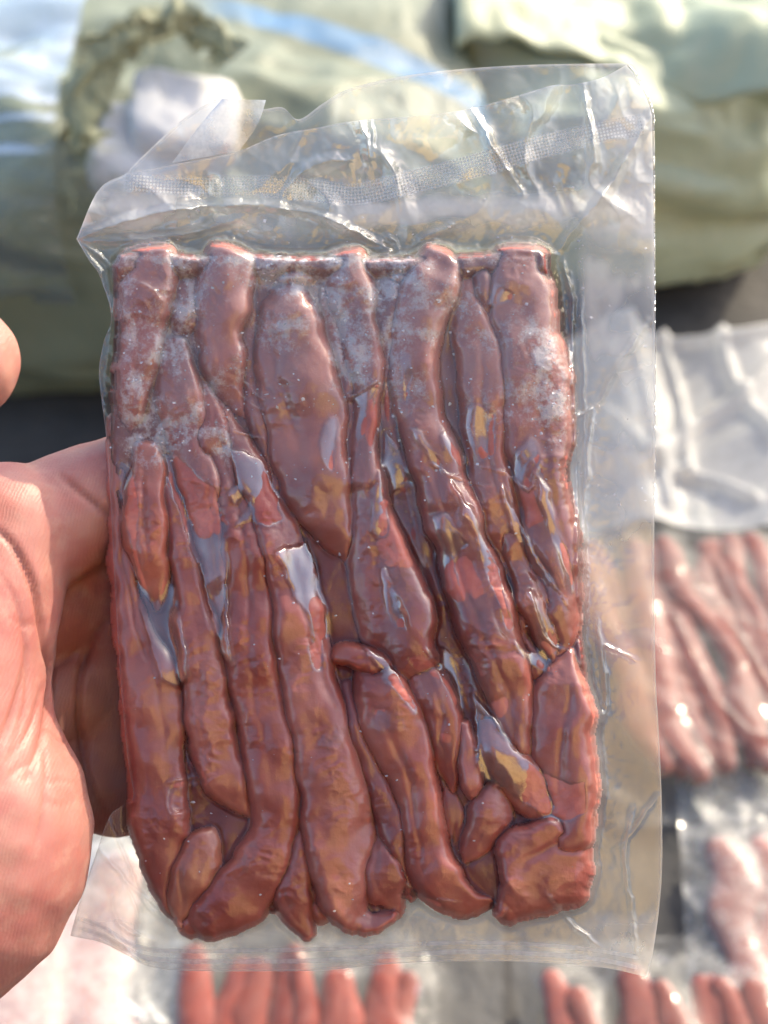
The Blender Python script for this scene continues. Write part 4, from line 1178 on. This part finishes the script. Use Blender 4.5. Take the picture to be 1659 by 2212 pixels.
def make_pack(label, loc, rot, w, h, nst, seed, tint, film=BGF, m_side=0.018, m_top=0.03, m_bot=0.015, crumple=0.003, hi=0.012, creases=(), lift=0.0, frost=0.0):
    from mathutils import Euler
    mtx = Matrix.Translation(loc) @ Euler(rot).to_matrix().to_4x4()
    root = empty('vacuum_pack', mtx)
    tag(root, label, 'vacuum pack', 'other packs of meat lying on the ground')
    r = np.random.RandomState(seed)
    st = 0.0013
    xs = np.arange(-w / 2 - m_side, w / 2 + m_side, st); ys = np.arange(-h / 2 - m_bot, h / 2 + m_top, st)
    A, B = np.meshgrid(xs, ys)
    H = np.where((np.abs(A) < w / 2 * 0.96) & (np.abs(B) < h / 2 * 0.94), hi * 0.45, 0.0)
    sw = w / nst
    for i in range(nst):
        x0 = -w / 2 + sw * (i + 0.5)
        n = 6
        yy = np.linspace(-h / 2 * r.uniform(0.85, 1), h / 2 * r.uniform(0.85, 1), n)
        xx = x0 + np.cumsum(r.normal(0, sw * 0.42, n)); xx = x0 + (xx - xx.mean())
        rad = sw * r.uniform(0.65, 1.05, n); rad[0] *= 0.6; rad[-1] *= 0.7
        P = catmull(np.column_stack([xx, yy, rad]), 0.004)
        zc = hi - 0.004 - r.uniform(0, 0.0045)
        tz = np.minimum(P[:, 2], 0.0045); P[:, 0] += 0.0022 * perlin(P[:, 1] / 0.022, i * 7.3, seed)
        V = []
        rads = np.concatenate([[0.1, 0.6], np.ones(len(P)), [0.6, 0.1]]); idx = np.concatenate([[0, 0], np.arange(len(P)), [len(P) - 1] * 2])
        sh = np.concatenate([[-0.9, -0.7], np.zeros(len(P)), [0.7, 0.9]])
        a_ = np.linspace(0, 2 * math.pi, 14, endpoint=False)
        RR = P[idx, 2] * rads
        Xs = P[idx, 0][:, None] + RR[:, None] * np.cos(a_)
        Ys = (P[idx, 1] + sh * P[idx, 2])[:, None] + 0 * a_
        Zs = zc + (tz[idx] * rads)[:, None] * np.sin(a_)
        Zs = Zs + 0.0012 * perlin(Xs / 0.007, Ys / 0.011, seed + i)
        o = mesh_obj('strip', np.stack([Xs, Ys, Zs], -1).reshape(-1, 3), grid_faces(len(RR), 14, True), MEAT_FAR, root,
                     attrs={'frost': np.clip(frost + 0.12 * fbm(Xs / 0.02, Ys / 0.02, seed, 2), 0, 1)})
        t = r.uniform(0.85, 1.15)
        o.color = (tint[0] * t, tint[1] * t, tint[2] * t, 1)
        d, q = seg_dist(A, B, P)
        wv = np.interp(q, np.linspace(0, 1, len(P)), P[:, 2])
        H = np.maximum(H, zc + 0.0045 * np.sqrt(np.clip(1 - (d / wv) ** 2, 0, 1)) - 0.3 * (d > wv))
    flo = H.copy() + 0.0004
    for _ in range(160): H = np.maximum(flo, blur(H) - 0.000006)
    out = (H < hi * 0.4).astype(float); out = blur(out, 6)
    cr = ridged(A / 0.034 + seed, B / 0.042 + 0.4 * perlin(A / 0.03, B / 0.03, seed), seed, 3, 0.36)
    H = H + crumple * (0.25 + 0.75 * out) * (cr - 0.3) * 0.6
    for pts, wd, hh in creases:
        d, q = seg_dist(A, B, pts)
        H = H + np.clip(1 - d / wd, 0, 1) * hh
    H = np.maximum(H, flo) + 0.001
    H = H + lift * smooth01((B - h / 2) / m_top) * (0.7 + 0.5 * fbm(A / 0.04, B / 0.05, seed, 2))
    mesh_obj('film', np.stack([A, B, H], -1).reshape(-1, 3), grid_faces(len(ys), len(xs)), film, root)
    return root


PK = (0.36, 0.30, 0.30); OR = (0.42, 0.20, 0.16)
make_pack('pinkish pack with sparkling creased film on the ground right of the held pack', (0.178, 0.470, 0.012), (0.05, 0, 0.12), 0.115, 0.160, 11, 21, PK, film=BGH, m_top=0.04, crumple=0.008, lift=0.01, hi=0.02,
          creases=[([(-0.018, 0.02), (-0.013, -0.03)], 0.003, 0.003), ([(0.008, 0.015), (0.02, -0.03), (0.03, -0.055)], 0.003, 0.003), ([(-0.012, -0.035), (0.0, -0.06), (0.03, -0.075)], 0.003, 0.003)])
make_pack('cloudy pack with greyish frosted film in front of the sparkling pink pack', (0.215, 0.300, 0.008), (0.03, 0, -0.1), 0.115, 0.10, 9, 22, (0.5, 0.45, 0.45), film=BGW, m_top=0.05, crumple=0.005)
make_pack('pale pink pack at the lower right, nearest the bottom seal corner', (0.132, 0.213, 0.012), (0, 0, 0.04), 0.105, 0.150, 10, 23, (0.42, 0.32, 0.32), m_top=0.02)
make_pack('pack of bright orange red strips below the middle of the held pack', (-0.034, 0.220, 0.012), (0, 0, -0.05), 0.100, 0.155, 10, 24, OR, m_side=0.035, crumple=0.004)
make_pack('bright white cloudy pack at the lower left under the wrist', (-0.165, 0.275, 0.010), (0, 0, 0.15), 0.10, 0.12, 5, 25, (0.8, 1.2, 1.3), film=BGWW, m_top=0.05, m_side=0.03, crumple=0.006, frost=0.4)
make_pack('dark pack lying flat on the ground hidden behind the held pack', (0.02, 0.445, 0.006), (0, 0, -0.15), 0.10, 0.15, 6, 26, (1.0, 0.95, 0.95))

# pale loose plastic bag on the ground behind the sparkling pack
us, vs = np.meshgrid(np.linspace(0, 1, 120), np.linspace(0, 1, 80))
bx = 0.105 + 0.22 * us; by = 0.725 - 0.165 * vs + 0.004 * np.sin(us * 6)
bz = 0.012 + 0.034 * np.exp(-((us - 0.22) / 0.10) ** 2) * (1 - 0.6 * vs) + 0.022 * np.exp(-((us - 0.62) / 0.2) ** 2) + 0.005 * ridged(us * 3 + vs, vs * 1.6, 2.0, 2) * (0.5 + 0.5 * vs) + 0.012 * (1 - vs)
for pts, wd, hh in (([(0.15, 0.60), (0.20, 0.645), (0.27, 0.70)], 0.010, 0.016), ([(0.16, 0.72), (0.165, 0.66), (0.17, 0.58)], 0.007, 0.014), ([(0.185, 0.72), (0.19, 0.66), (0.185, 0.60)], 0.006, 0.012),
                    ([(0.22, 0.72), (0.225, 0.67), (0.24, 0.62)], 0.007, 0.012), ([(0.13, 0.66), (0.16, 0.61), (0.22, 0.585)], 0.007, 0.012), ([(0.12, 0.72), (0.32, 0.715)], 0.008, 0.014)):
    d, q = seg_dist(bx, by + 0.004 * np.sin(bx * 90), pts)
    bz = bz + np.clip(1 - d / wd, 0, 1) ** 1.3 * hh * 0.6
PBM = film_material('milky_bag_plastic', base=0.01, gain=1.0, rough=0.30, milk=0.70, blotchy=False, fmax=0.3)
o = mesh_obj('plastic_bag', np.stack([bx, by, bz], -1).reshape(-1, 3), grid_faces(80, 120), PBM)
tag(o, 'pale milky empty plastic bag lying between the sacks and the sparkling pack', 'plastic bag')
